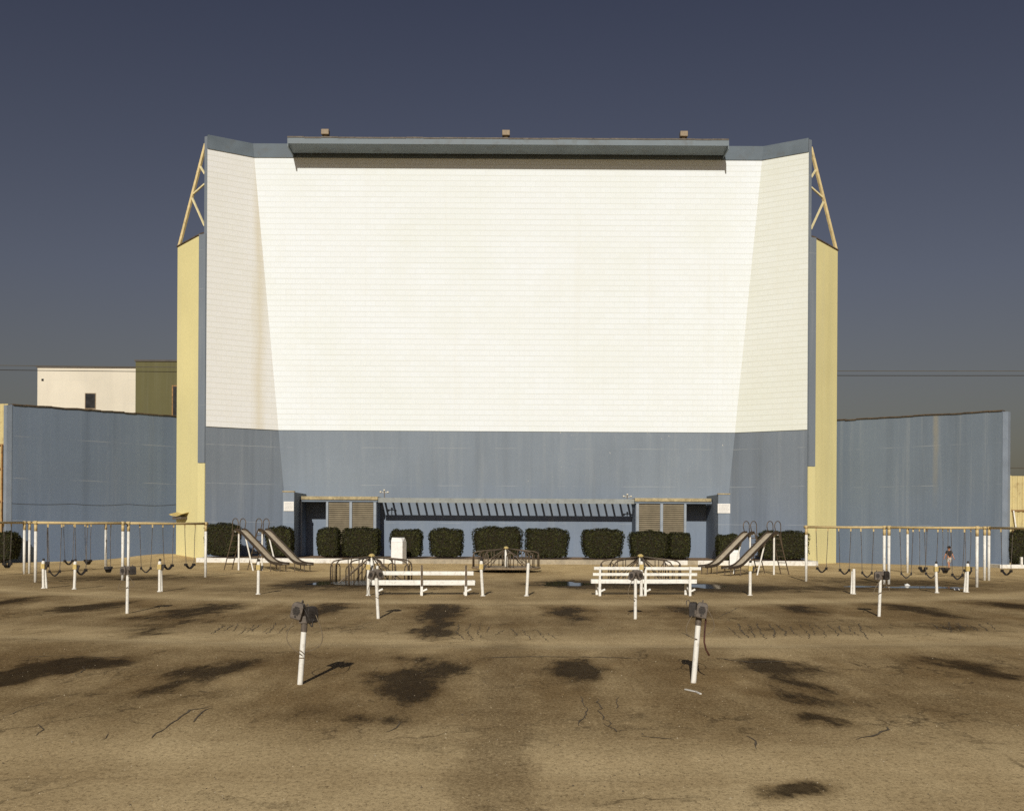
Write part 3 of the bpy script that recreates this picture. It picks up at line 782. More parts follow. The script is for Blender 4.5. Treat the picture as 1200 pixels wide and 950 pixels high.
# trellis
mb = MB(); mb.box(-7.80, 7.80, 64.42, 64.54, 3.57, 3.86)
tr = part(mb, 'trellis', M['trellis'])
NR = 32
for i in range(NR):
    x = -7.62 + 15.24 * i / (NR - 1)
    mb = MB(); mb.box(x - 0.045, x + 0.045, 64.543, 66.55, 3.60, 3.78)
    part(mb, 'rafter', M['blue_trim'], tr)
for px, py in ((450.5, 576), (735, 581)):
    c = at(px, py, 64.5); c.x += 0.15
    mb = MB(); mb.bar((c.x, 64.48, 3.86), (c.x, 64.48, c.z), 0.05, 0.05)
    lc = part(mb, 'lamp_bracket', M['speaker'], tr)
    for dx, dz, rr in ((-0.22, -0.02, 0.075), (0.0, 0.09, 0.07), (0.22, -0.03, 0.075)):
        mb = MB()
        mb.ball((c.x + dx, 64.40, c.z + dz), rr, 10, 0, (1, 1.2, 0.85))
        mb.bar((c.x + dx, 64.48, c.z + dz), (c.x, 64.49, c.z - 0.05), 0.04, 0.04)
        part(mb, 'lamp', M['lamp_glass'], lc, smooth=True)

# rule signs on the fins
for px0, px1, py0, py1, lab in ((332.5, 344.3, 587.5, 598.5, 'small white notice board on the left blue fin wall, near the left slides'),
                                (841, 855.6, 590, 601, 'small white notice board on the right blue fin wall, near the right slides')):
    a = at(px0, py1, 62.72); b = at(px1, py0, 62.72)
    mb = MB(); mb.box(a.x, b.x, 62.70, 62.745, a.z, b.z)
    o = empty('notice_sign', ((a.x + b.x) / 2, 62.72, a.z), 0, lab, 'sign', 'notice boards on the fin walls')
    mb.v = [(v[0] - o.location.x, v[1] - o.location.y, v[2] - o.location.z) for v in mb.v]
    mb.build('board', M['sign'], o)
    w = (b.x - a.x)
    for i in range(6):
        mb = MB()
        z = 0.08 + i * 0.075
        x = -w / 2 + 0.08
        while x < w / 2 - 0.12:
            l = random.uniform(0.04, 0.1)
            mb.box(x, min(x + l, w / 2 - 0.06), -0.024, -0.018, z, z + 0.022); x += l + 0.022
        mb.build('text_line', M['sign_ink'], o)

# hood lamp at the foot of the left tower
c = at(214, 601, 65.1)
o = empty('wall_hood', (c.x, c.y + 0.1, c.z - 0.38), R(-34), 'small curved yellow sheet hood fixed low on the left yellow tower', 'hood')
mb = MB(); vs = []; n = 9
for i in range(n):
    u = -0.5 + i / (n - 1)
    z = 0.28 + 0.42 * u * u
    for y, dz in ((-0.62, -0.10), (0.12, 0.06)):
        vs.append((u * 1.1, y, z + dz)); vs.append((u * 1.1, y, z + dz + 0.03))
fs = []
for i in range(n - 1):
    a, b = i * 4, i * 4 + 4
    fs += [(a + 1, b + 1, b + 3, a + 3), (a, a + 2, b + 2, b), (a, b, b + 1, a + 1), (a + 2, a + 3, b + 3, b + 2)]
fs += [(0, 1, 3, 2), tuple(reversed([(n - 1) * 4, (n - 1) * 4 + 1, (n - 1) * 4 + 3, (n - 1) * 4 + 2]))]
mb.add(vs, fs); mb.build('hood_sheet', M['cap_yellow'], o, nrm=True)
mb = MB(); mb.box(-0.4, 0.4, -0.5, 0.2, 0.0, 0.15); mb.build('hood_box', M['speaker'], o, bevel=0.02)

# ------------------------------------------------------------------ side walls
def side_wall(name, A, B, zA, zB, mat, label, end_mat, seed):
    """A at the tower, B at the far end (nearer the camera)"""
    o = empty(name, (A[0], A[1], 0), 0, label, 'wall')
    d = (Vector(B) - Vector(A)).normalized(); nn = Vector((d.y, -d.x))
    if nn.y > 0: nn = -nn
    th = 0.35
    def loc(mb): mb.v = [(v[0] - A[0], v[1] - A[1], v[2]) for v in mb.v]; return mb
    mb = MB(); mb.hexa([A, B, Vector(B) - nn * th, Vector(A) - nn * th], -0.5, [zA, zB, zB, zA])
    loc(mb).build('wall_face', mat, o, nrm=True)
    mb = MB(); rnd = random.Random(seed); k = 14
    for i in range(k):
        p = Vector(A) + (Vector(B) - Vector(A)) * (i / k); q = Vector(A) + (Vector(B) - Vector(A)) * ((i + 0.985) / k)
        z0 = zA + (zB - zA) * i / k + rnd.uniform(-0.02, 0.03); z1 = zA + (zB - zA) * (i + 1) / k + rnd.uniform(-0.02, 0.03)
        mb.hexa([p + nn * 0.08, q + nn * 0.08, q - nn * (th + 0.05), p - nn * (th + 0.05)], [z0 - 0.012, z1 - 0.012] * 1 + [z1 - 0.012, z0 - 0.012], [z0 + 0.05, z1 + 0.05, z1 + 0.05, z0 + 0.05])
    loc(mb).build('wall_coping', M['coping'], o, nrm=True)
    mb = MB(); e = 0.30
    mb.hexa([Vector(B) + d * 0.003 + nn * 0.02, Vector(B) + d * e + nn * 0.02, Vector(B) + d * e - nn * th, Vector(B) + d * 0.003 - nn * th], -0.5, zB - 0.05)
    loc(mb).build('end_pier', end_mat, o, nrm=True)
    return o
zL0, zL1 = at(207, 488, 66.6).z, at(14, 474, 58.8).z
LW_A, LW_B = (at(209, 550, 66.7).x, 66.7), (at(14, 500, 58.8).x, 58.8)
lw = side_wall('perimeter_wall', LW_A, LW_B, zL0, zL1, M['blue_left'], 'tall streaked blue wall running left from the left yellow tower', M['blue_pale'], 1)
zR0, zR1 = at(980, 493, 66.7).z, at(1176, 481.5, 59.6).z
RW_A, RW_B = (at(978, 550, 66.7).x, 66.7), (at(1175, 500, 59.6).x, 59.6)
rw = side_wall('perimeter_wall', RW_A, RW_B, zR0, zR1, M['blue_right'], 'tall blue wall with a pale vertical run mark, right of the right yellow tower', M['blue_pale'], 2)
# slack cable clipped along the left wall
pts = []
for i in range(41):
    k = i / 40
    p = Vector(LW_B) + (Vector(LW_A) - Vector(LW_B)) * k
    seg = (k * 3) % 1.0
    z = 3.30 + 0.15 * k - 0.09 * (1 - (2 * seg - 1) ** 2) * (0.6 if k < .34 else 1.0) + (-0.0)
    pts.append((p.x + 0.02, p.y - 0.02, z))
mb = MB(); mb.tube(pts, 0.009, 6)
tag(mb.build('wall_cable', M['wall_wire']), 'thin dark cable sagging across the left blue wall', 'cable')

# corrugated fences
def corr_fence(px0, px1, Z, z1, label, rails, dz=0.0, broken=False, slope=0.0):
    a, b = at(px0, 600, Z).x, at(px1, 600, Z).x
    o = empty('corrugated_fence', (a, Z, 0), 0, label, 'fence')
    mb = MB(); n = int((b - a) / 0.045); vs = []
    for i in range(n + 1):
        x = (b - a) * i / n
        y = 0.035 * math.sin(x / 0.28 * 2 * PI)
        vs += [(x, y, -0.2), (x, y, z1), (x, y + 0.012, -0.2), (x, y + 0.012, z1)]
    fs = []
    for i in range(n):
        p, q = 4 * i, 4 * i + 4
        fs += [(p, q, q + 1, p + 1), (p + 3, q + 3, q + 2, p + 2), (p + 1, q + 1, q + 3, p + 3)]
    mb.add(vs, fs); mb.build('sheet', M['corr'], o)
    for z in rails:
        mb = MB(); mb.box(0, b - a, -0.09, -0.045, z - 0.04, z + 0.04); mb.build('rail', M['rust'], o)
    mb = MB(); mb.box(0.0, 0.12, -0.2, -0.095, -0.2, z1 + 0.02); mb.build('post', M['corr'], o)
    return o
zl = at(4, 473, 59.05).z
fl = corr_fence(-60, 9, 59.05, zl, 'tall cream corrugated sheet fence at the far left edge beside the blue wall', [at(5, 521, 59.05).z, at(5, 549, 59.05).z, at(5, 587, 59.05).z])
mb = MB(); w = at(9, 600, 59.05).x - at(-60, 600, 59.05).x
mb.bar((w - 0.28, -0.13, -0.2), (w - 0.28, -0.13, at(5, 521, 59.05).z), 0.09, 0.09); mb.build('brace', M['rust'], fl)
fr = corr_fence(1180.5, 1300, 59.9, at(1190, 557.5, 59.9).z, 'low yellow corrugated fence at the far right edge behind the hedge', [at(1190, 598, 59.9).z])
mb = MB(); mb.bar((0.42, -0.14, at(1190, 618, 59.9).z), (0.28, -0.14, at(1190, 598, 59.9).z), 0.07, 0.05); mb.build('brace', M['white'], fr)

# ------------------------------------------------------------------ buildings and wires behind
def bx_world(name, X0, X1, Y0, Y1, z1, mat, label):
    o = empty(name, (X0, Y0, 0), 0, label, 'building')
    mb = MB(); mb.box(0, X1 - X0, 0, Y1 - Y0, -0.2, z1); mb.build('wall', mat, o)
    mb = MB(); mb.box(-0.1, X1 - X0 + 0.1, -0.1, Y1 - Y0 + 0.1, z1 + 0.003, z1 + 0.16); mb.build('roof', M['roof'], o)
    return o
Zw = 105.0
a, b = at(44, 429.5, Zw), at(159, 429.5, Zw)
wh = bx_world('warehouse', a.x, b.x + 4, Zw, Zw + 22, a.z - 0.1, M['cream'], 'plain cream flat-roofed building with one dark window behind the left wall')
w0, w1 = at(99.5, 479, Zw), at(112.5, 460.5, Zw)
mb = MB(); mb.box(w0.x - a.x, w1.x - a.x, -0.05, 0.02, w0.z, w1.z); wf = mb.build('window', M['lamp_body'], wh)
mb = MB(); mb.box(w0.x - a.x + 0.07, w1.x - a.x - 0.07, -0.065, -0.053, w0.z + 0.07, w1.z - 0.07); mb.build('pane', M['dark'], wf)
v0 = at(50, 445, Zw)
mb = MB(); mb.box(v0.x - a.x - 0.1, v0.x - a.x + 0.1, -0.06, 0.0, v0.z - 0.1, v0.z + 0.1); mb.build('vent', M['dark'], wh)
Zg = 102.0
a2, b2 = at(159, 422, Zg), at(240, 422, Zg)
gb = bx_world('annex_building', a2.x, b2.x, Zg, Zg + 20, a2.z - 0.12, M['olive'], 'dark olive green flat-roofed building between the cream one and the yellow tower')
w0, w1 = at(201.5, 492, Zg), at(213, 451.5, Zg)
mb = MB(); mb.box(w0.x - a2.x, w1.x - a2.x, -0.08, 0.02, w0.z, w1.z); wf = mb.build('window', M['rust'], gb)
mb = MB(); mb.box(w0.x - a2.x + 0.12, w1.x - a2.x - 0.12, -0.095, -0.083, w0.z + 0.1, w1.z - 0.12); mb.build('pane', M['dark'], wf)
for py, Z, sag, lab in ((424.5, 92.0, 0.0, 'upper thin power wire crossing the sky behind the screen'), (430.0, 92.6, 0.05, 'lower thin power wire crossing the sky behind the screen')):
    c = at(596, py + 2, Z)
    pts = [(x, Z, c.z - 0.5 + 0.9 * (x / 80.0) ** 2 * 0.5) for x in range(-110, 111, 10)]
    mb = MB(); mb.tube(pts, 0.03, 5)
    tag(mb.build('power_wire', M['wire']), lab, 'wire', 'power wires behind the screen')
c = at(1190, 548, 75)
mb = MB(); mb.tube([(x, 75, c.z - 0.05 * math.sin((x - 34) / 20 * PI)) for x in range(34, 56, 2)], 0.035, 5)
tag(mb.build('power_wire', M['wire']), 'short dark wire over the fence at the right edge', 'wire')

# ------------------------------------------------------------------ hedges
def superbox(u, v, w, e):
    # point on a rounded box from a direction
    l = (abs(u) ** e + abs(v) ** e + abs(w) ** e) ** (1.0 / e)
    return u / l, v / l, w / l
def hedge(px0, px1, py0, Y, dep, zb, label, name='hedge', py_base=None, seed=0):
    rnd = random.Random(seed)
    a, b = at(px0, 630, Y - dep / 2), at(px1, 630, Y - dep / 2)
    cx, w = (a.x + b.x) / 2, (b.x - a.x)
    zt = at((px0 + px1) / 2, py0, Y).z
    h = zt - zb
    o = empty(name, (cx, Y, zb), 0, label, 'hedge', 'clipped hedges in front of the walls')
    e = rnd.uniform(4.0, 5.2)
    ph = [rnd.uniform(0, 6.28) for _ in range(6)]
    taper = rnd.uniform(0.07, 0.15)
    def P(d, k=1.0):
        x, y, z = superbox(*d, e)
        zz = (z + 1) / 2
        bulge = 1 - taper * (1 - zz) + 0.02 * math.sin(3 * x * w + ph[0]) + 0.018 * math.sin(5.1 * zz * h + ph[1] + 2 * x)
        top = 0.035 * math.sin(2.3 * x * w + ph[2]) + 0.02 * math.sin(5 * x * w + ph[3])
        return (x * w / 2 * bulge * k, y * dep / 2 * bulge * k, max(0.0, (zz - 0.5) * k + 0.5) * h + top * max(0, z))
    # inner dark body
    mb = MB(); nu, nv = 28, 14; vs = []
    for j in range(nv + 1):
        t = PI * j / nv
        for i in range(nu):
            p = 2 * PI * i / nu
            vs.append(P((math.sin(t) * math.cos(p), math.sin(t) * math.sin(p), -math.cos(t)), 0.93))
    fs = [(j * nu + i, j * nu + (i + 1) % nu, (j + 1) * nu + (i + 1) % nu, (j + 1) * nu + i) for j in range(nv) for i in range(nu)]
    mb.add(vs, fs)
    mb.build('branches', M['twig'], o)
    # leaves
    mb = MB()
    n = int(2100 * (0.6 + w * h / 4.0))
    area = []
    for k in range(n):
        # choose a face of the box in proportion to its area, biased to what is clipped
        r = rnd.random(); A1, A2, A3 = w * h, dep * h, w * dep
        tot = 2 * A1 + 2 * A2 + A3
        q = r * tot
        u, v = rnd.uniform(-1, 1), rnd.uniform(-1, 1)
        if q < A1: d = (u, -1, v)
        elif q < 2 * A1: d = (u, 1, v)
        elif q < 2 * A1 + A2: d = (-1, u, v)
        elif q < 2 * A1 + 2 * A2: d = (1, u, v)
        else: d = (u, v, 1)
        p = Vector(P(d, rnd.uniform(0.93, 1.02) + (rnd.uniform(0.01, 0.06) if rnd.random() < 0.10 else 0)))
        nrm = Vector((d[0] * (abs(d[0]) == 1), d[1] * (abs(d[1]) == 1), d[2] * (abs(d[2]) == 1)))
        nrm = (nrm + Vector((rnd.uniform(-1, 1), rnd.uniform(-1, 1), rnd.uniform(-1, 1))) * 0.75).normalized()
        tx = nrm.cross(Vector((rnd.uniform(-1, 1), rnd.uniform(-1, 1), rnd.uniform(-1, 1)))).normalized()
        ty = nrm.cross(tx)
        l = rnd.uniform(0.035, 0.07); m = l * 0.55
        mb.add([p - tx * l, p + ty * m + nrm * 0.01, p + tx * l, p - ty * m + nrm * 0.01], [(0, 1, 2, 3)])
    mb.build('foliage', M['leaf'], o)
    return o
HED = [
    (236, 281, 613, 62.3, 1.1, 'large square hedge at the foot of the left yellow tower'),
    (309, 344, 617, 62.2, 0.85, 'clipped hedge behind the left pair of slides, in front of the left fin wall'),
    (369.5, 398, 618, 62.3, 0.95, 'narrow clipped hedge in front of the left booth, first one right of the left slides'),
    (398.5, 446, 618, 62.5, 1.1, 'wide clipped hedge below the shutters of the left booth'),
    (455, 496, 620, 62.5, 1.0, 'clipped hedge directly behind the white trash bin'),
    (501, 544, 619, 62.5, 1.0, 'clipped hedge just right of the one with the white bin'),
    (553, 613, 617, 62.5, 1.1, 'widest clipped hedge, right behind the middle merry-go-round'),
    (614, 668, 619, 62.5, 1.1, 'wide clipped hedge touching the right end of the one behind the middle merry-go-round'),
    (680, 733, 619.5, 62.5, 1.1, 'clipped hedge standing alone under the right end of the trellis'),
    (737, 786, 622, 62.5, 1.1, 'rounded clipped hedge below the shutters of the right booth'),
    (784, 811.5, 623.5, 62.3, 1.0, 'narrow clipped hedge before the right booth doorway, joined to the rounded one'),
    (840, 868, 626, 62.2, 0.85, 'clipped hedge behind the left slide of the right pair, below the right notice board'),
    (888, 952, 622, 62.3, 1.1, 'large square clipped hedge at the foot of the right yellow tower'),
]
for i, (x0, x1, y0, Y, dp, lab) in enumerate(HED):
    hedge(x0, x1, y0, Y, dp, 0.25, lab, seed=i * 3 + 1)
hedge(-30, 17.5, 623, 58.2, 1.2, 0.1, 'clipped hedge cut off by the left edge of the picture, before the left wall', seed=60)
hedge(1181, 1232, 620, kr.y + 1.3, 1.2, 0.1, 'clipped hedge cut off by the right edge of the picture, before the yellow fence', seed=63)

# ------------------------------------------------------------------ bins
def bin_(px0, px1, pyt, pyb, Y, z0, label):
    a, b = at(px0, pyb, Y), at(px1, pyb, Y)
    w = b.x - a.x; h = at(px0, pyt, Y).z - z0
    o = empty('trash_bin', ((a.x + b.x) / 2, Y, z0), R(-14), label, 'trash bin', 'white trash bins')
    w *= 0.86
    mb = MB(); mb.box(-w / 2, w / 2, -w / 2, w / 2, 0, h * 0.82); mb.build('body', M['bin_white'], o, bevel=0.02)
    mb = MB()
    vs = [(-w / 2 - .005, -w / 2 - .005, h * 0.823), (w / 2 + .005, -w / 2 - .005, h * 0.823), (w / 2 + .005, w / 2 + .005, h * 0.823), (-w / 2 - .005, w / 2 + .005, h * 0.823),
          (-w / 2 + 0.03, -w / 2 + 0.06, h), (w / 2 - 0.10, -w / 2 + 0.06, h * 0.97), (w / 2 - 0.02, w / 2 - 0.25, h), (-w / 2 + 0.12, w / 2 - 0.25, h * .98)]
    mb.add(vs, [(3, 2, 1, 0), (4, 5, 6, 7), (0, 1, 5, 4), (1, 2, 6, 5), (2, 3, 7, 6), (3, 0, 4, 7)])
    lid = mb.build('lid', M['bin_white'], o, bevel=0.015)
    return o
bin_(459, 475.5, 629.5, 655, 60.4, 0.0, 'white trash bin with slanted lid standing before a hedge left of centre')
bin_(854.5, 867.5, 644, 662.5, 60.3, 0.0, 'white trash bin half hidden behind the right pair of slides')

# ------------------------------------------------------------------ swing sets and swings
def swing_set(pA, pB, label, zt=None):
    A, B = gnd(*pA), gnd(*pB)
    o = empty('swing_set', A, 0, label, 'swing frame', 'swing frames beside the screen')
    d = B - A; d.z = 0
    top = 2.22
    ux = d.normalized()
    mb = MB(); mb.tube([-ux * 0.10 + Vector((0, 0, top)), d * 0.5 + Vector((0, 0, top - 0.012)), d + ux * 0.10 + Vector((0, 0, top))], 0.052, 10); mb.build('beam', M['beam_yellow'], o, smooth=True)
    for p in (Vector((0, 0, 0)), d):
        mb = MB(); mb.tube([p + Vector((0, 0, -0.1)), p + Vector((0, 0, top - 0.32))], 0.055, 12); po = mb.build('post', M['white'], o, smooth=True)
        mb = MB(); mb.tube([p + Vector((0, 0, top - 0.318)), p + Vector((0, 0, top - 0.045))], 0.058, 12); mb.tube([p + Vector((0, 0, top - 0.07)), p + Vector((0, 0, top + 0.065))], 0.07, 12)
        mb.build('sleeve', M['beam_yellow'], po, smooth=True)
    return A, B

proto_swing = [None]
def swing(line, px, seat_py, label, yaw=0.0):
    A, B = line
    k = (px - PX + ROLL * (seat_py - PY)) / F
    t = (k * A.y - A.x) / ((B.x - A.x) - k * (B.y - A.y))
    P = A + (B - A) * t
    ang = math.atan2(B.y - A.y, B.x - A.x)
    if proto_swing[0] is None:
        o = empty('swing', (P.x, P.y, 2.2), ang, label, 'swing', 'strap swings on chains')
        mb = MB(); n = 11; vs = []
        for i in range(n):
            u = -1 + 2 * i / (n - 1)
            x = 0.18 * u; z = -1.87 + 0.17 * abs(u) ** 1.5
            for y in (-0.085, 0.085):
                vs += [(x, y, z), (x, y, z + 0.045)]
        fs = []
        for i in range(n - 1):
            a, b = i * 4, i * 4 + 4
            fs += [(a + 1, b + 1, b + 3, a + 3), (a, a + 2, b + 2, b), (a, b, b + 1, a + 1), (a + 2, a + 3, b + 3, b + 2)]
        fs += [(0, 1, 3, 2), (4 * n - 4, 4 * n - 2, 4 * n - 1, 4 * n - 3)]
        mb.add(vs, fs)
        for s in (-1, 1):
            mb.box(s * 0.18 - 0.03, s * 0.18 + 0.03, -0.09, 0.09, -1.74, -1.64)
        mb.build('seat', M['rubber'], o, nrm=True)
        for s in (-1, 1):
            mb = MB()
            for q in range(40):
                k0, k1 = q / 40, (q + 0.9) / 40
                f = lambda k: (s * (0.24 + (0.18 - 0.24) * k), 0.012 * math.sin(k * 5), -0.14 - 1.53 * k)
                mb.tube([f(k0), f(k1)], 0.012 if q % 2 else 0.0155, 5)
            ch = mb.build('chain', M['chain'], o)
            mb = MB(); mb.bar((s * 0.24, 0, -0.02), (s * 0.24, 0, -0.145), 0.05, 0.03); mb.build('hanger', M['beam_yellow'], ch)
        proto_swing[0] = o
    else:
        o = dup(proto_swing[0], (P.x, P.y, 2.2), ang, label)
    o.rotation_euler = (0, 0, ang + yaw)
    o.location.z = 2.2
    # chains drop so that the seat lands at its own height above the lot
    zs = at(px, seat_py, P.y).z
    o.scale = (1, 1, (2.2 - zs) / 1.80)
    return o

A1 = swing_set((41.5, 682), (143.7, 679.7), 'near swing frame at far left, its left post beside the leftmost bare poles')
A2 = swing_set((150.2, 679.3), (240.8, 676), 'near left swing frame whose right post stands before the left tower hedge')
B1 = swing_set((34.2, 672), (123.8, 666.3), 'rear left swing frame standing behind the near one at the left wall')
C1 = swing_set((28.3, 672.3), (-60, 678), 'leftmost swing frame, running out of the picture on the left')
D1 = swing_set((944.6, 681), (1036, 684), 'near right swing frame whose left post stands before the right tower hedge')
D2 = swing_set((1041.5, 684.3), (1144.7, 687.8), 'near right swing frame in front of the small walking child')
E1 = swing_set((1063.4, 671.2), (1153.7, 679.8), 'rear right swing frame standing behind the near one at the right wall')
F1 = swing_set((1158.7, 680), (1260, 688), 'rightmost swing frame, running out of the picture on the right')
swing(A1, 64, 673, 'strap swing nearest the left edge on the near left frame, right of its white post')
swing(A1, 95, 671.5, 'middle strap swing of the near frame at the far left, beside the second speakerless pole', 0.2)
swing(A1, 127, 668.5, 'strap swing hanging before the white post in the middle of the left wall', 1.0)
swing(A2, 171, 669, 'strap swing just right of the left pole with two grey speakers', -0.35)
swing(A2, 197, 665.5, 'strap swing between the speakerless pole and the yellow tower base on the left')
swing(A2, 222.5, 664.5, 'strap swing hanging in front of the left yellow tower')
swing(B1, 55.5, 662.5, 'small rear strap swing half behind the leftmost speakerless pole', 0.6)
swing(B1, 80.5, 660, 'small rear strap swing between the two leftmost speakerless poles', -0.5)
swing(B1, 103, 659.5, 'small rear strap swing twisted on its chains at the left wall', 1.2)
swing(C1, 8.5, 663.5, 'strap swing at the left edge in front of the cut-off hedge')
swing(D1, 963, 669, 'strap swing hanging in front of the right yellow tower')
swing(D1, 989.7, 671, 'strap swing hanging just right of the right yellow tower, middle of its frame')
swing(D1, 1016, 674.5, 'strap swing left of the pole with dark speakers at right', 0.1)
swing(D2, 1062, 675.5, 'strap swing just right of the pole with dark speakers at right, before a white post', 0.2)
swing(D2, 1091, 675.5, 'strap swing left beside the yellow headed pole under the right wall', 0.1)
swing(D2, 1122, 677, 'strap swing just left of the last speakerless pole on the right, nearest one there')
swing(E1, 1081.5, 668.5, 'small rear strap swing to the left of the walking child', 0.3)
swing(E1, 1107.5, 669.5, 'small rear strap swing directly in front of the walking child')
swing(E1, 1134, 671.5, 'small rear strap swing half behind the last speakerless pole on the right')
swing(F1, 1179.5, 672, 'strap swing at the right edge in front of the cut-off hedge', 0.5)

# ------------------------------------------------------------------ slides
def chute_curve(n=22):
    pts = []
    P0, P1, P2, P3 = (0.0, 1.92), (0.25, 1.92), (0.32, 1.86), (2.05, 0.56)
    pts += [(-0.05, 1.92), (0.18, 1.915), (0.32, 1.85)]
    for i in range(1, 9):
        k = i / 8; pts.append((0.32 + (1.95 - 0.32) * k, 1.85 + (0.60 - 1.85) * k))
    for x, z in ((2.1, 0.50), (2.25, 0.43), (2.42, 0.385), (2.65, 0.36), (2.95, 0.35)): pts.append((x, z))
    return pts
def slide_proto(label, loc, rz):
    o = empty('playground_slide', loc, rz, label, 'slide', 'playground slides')
    pts = chute_curve(); w = 0.23
    mb = MB(); vs = []
    for x, z in pts: vs += [(x, -w, z), (x, w, z), (x, -w, z - 0.03), (x, w, z - 0.03)]
    fs = []
    for i in range(len(pts) - 1):
        a, b = 4 * i, 4 * i + 4
        fs += [(a, b, b + 1, a + 1), (a + 3, b + 3, b + 2, a + 2)]
    mb.add(vs, fs); mb.build('chute_bed', M['slide_bed'], o)
    for s in (-1, 1):
        mb = MB(); vs = []
        for x, z in pts:
            y0, y1 = (s * w, s * (w + 0.035))
            vs += [(x, y0, z - 0.05), (x, y0, z + 0.085), (x, y1, z + 0.085), (x, y1, z - 0.05)]
        fs = []
        for i in range(len(pts) - 1):
            a, b = 4 * i, 4 * i + 4
            for j in range(4): fs.append((a + j, b + j, b + (j + 1) % 4, a + (j + 1) % 4))
        k = 4 * len(pts) - 4
        fs += [(3, 2, 1, 0), (k, k + 1, k + 2, k + 3)]
        mb.add(vs, fs); mb.build('chute_side', M['slide_side'], o, nrm=True)
    mb = MB()
    for s in (-1, 1): mb.tube([(-0.08, s * 0.24, 1.93), (-0.72, s * 0.26, -0.02)], 0.026, 8)
    la = mb.build('ladder', M['dark_tube'], o)
    for i in range(1, 7):
        k = i / 7; x = -0.72 + 0.64 * k; z = 1.95 * k
        mb = MB(); mb.bar((x, -0.245, z), (x, 0.245, z), 0.07, 0.03); mb.build('rung', M['dark_tube'], la)
    for s in (-1, 1):
        y = s * 0.25; pl = []
        pl.append((-0.36, y, 1.10)); pl.append((-0.20, y, 1.75))
        for i in range(0, 11):
            a = PI - PI * i / 10 * 1.12
            pl.append((0.0 + 0.19 * math.cos(a), y, 2.26 + 0.22 * math.sin(a)))
        pl.append((0.10, y, 1.93))
        mb = MB(); mb.tube(pl, 0.020, 7); mb.build('handrail', M['dark_tube'], o, smooth=True)
    mb = MB(); mb.tube([(-0.02, 0.0, -0.05), (-0.02, 0.0, 1.86)], 0.042, 10); mb.bar((-0.02, -0.25, 1.86), (-0.02, 0.25, 1.86), 0.05, 0.05); mb.build('leg', M['white'], o)
    mb = MB(); mb.tube([(0.42, -0.05, 1.72), (0.98, -0.05, -0.05)], 0.034, 8); mb.build('strut', M['white'], o)
    for x, z in ((2.2, 0.40), (2.78, 0.33)):
        mb = MB()
        mb.tube([(x, -0.2, -0.04), (x, -0.2, z - 0.02), (x, -0.18, z), (x, 0.18, z), (x, 0.2, z - 0.02), (x, 0.2, -0.04)], 0.024, 7)
        mb.build('foot', M['dark_tube'], o)
    return o
sl = slide_proto('left slide of the left pair, chute running down to the right', gnd(280, 667.8), R(-30))
dup(sl, gnd(307.5, 668), R(-30), 'right slide of the left pair, in front of a small hedge')
dup(sl, gnd(878.5, 671.5), R(210), 'left slide of the right pair, before the hidden white bin')
dup(sl, gnd(906.5, 673.2), R(210), 'right slide of the right pair, chute running down in front of the big hedge')

# ------------------------------------------------------------------ merry-go-rounds
def merry(loc, label, rz=0.0, low=False, k=1.0):
    o = empty('merry_go_round', loc, rz, label, 'merry-go-round', 'merry-go-rounds in the playground')
    zd = 0.05 if low else 0.24
    mb = MB()
    if low: mb.lathe([(0.1, -0.02), (1.58 * k, -0.02), (1.60 * k, 0.03), (1.56 * k, 0.045), (0.1, 0.05)], n=40)
    else: mb.lathe([(0.25, 0.10), (1.62, 0.14), (1.66, 0.16), (1.66, 0.22), (1.62, 0.235), (0.1, 0.24)], n=40)
    mb.build('deck', M['soaked'] if low else M['deck'], o)
    zt = 1.02 if low else 1.10
    mb = MB(); mb.tube([(0, 0, -0.05), (0, 0, zt)], 0.07, 14); mb.build('center_post', M['white'], o, smooth=True)
    mb = MB(); mb.lathe([(0.08, zt - 0.04), (0.12, zt), (0.12, zt + 0.05), (0.06, zt + 0.10), (0.02, zt + 0.11)], n=16); mb.build('post_cap', M['cap_yellow'], o)
    for i in range(8):
        a = 2 * PI * i / 8 + 0.12
        c, s = math.cos(a), math.sin(a); q = Vector((-s, c, 0))
        def P(r, z, off=0): return Vector((c * r * k, s * r * k, z)) + q * off
        h = zt - 0.12
        mb = MB()
        mb.tube([P(0.1, zt), P(1.30, h), P(1.48, h - 0.05), P(1.58, h - 0.15), P(1.60, h - 0.30), P(1.60, zd - 0.02)], 0.026, 7)
        rl = mb.build('handrail', M['dark_tube'], o, smooth=True)
        mb = MB(); mb.tube([P(0.12, zt - 0.06), P(1.30, zd)], 0.02, 6); mb.build('brace', M['dark_tube'], rl)
        mb = MB(); mb.tube([P(0.92, zt - 0.09), P(0.92, zd - 0.01)], 0.018, 6); mb.build('upright', M['dark_tube'], rl)
        hp = [P(1.55, zd - 0.01, -0.17)] + [P(1.55, 0.52 + zd + 0.16 * math.sin(PI * t / 8), -0.17 * math.cos(PI * t / 8)) for t in range(9)] + [P(1.55, zd - 0.01, 0.17)]
        mb = MB(); mb.tube(hp, 0.02, 6); mb.build('grab_hoop', M['dark_tube'], rl, smooth=True)
    return o
M['soaked'] = paint('soaked low deck boards', (0.035, 0.026, 0.017, 1), 0.3, 5, 0.3, rgb(60, 46, 32), 0.4)
merry(gnd(593, 669.5), 'middle merry-go-round with raised deck in front of the widest hedge')
mg = merry(gnd(435.5, 683.8), 'left merry-go-round with low dark deck behind the two-slat bench', 0.25, True, 0.97)
dup(mg, gnd(750.5, 683.0), -0.15, 'right merry-go-round with low dark deck behind the three-slat bench')

# small dark block on the deck edge of the middle one is not seen; skip

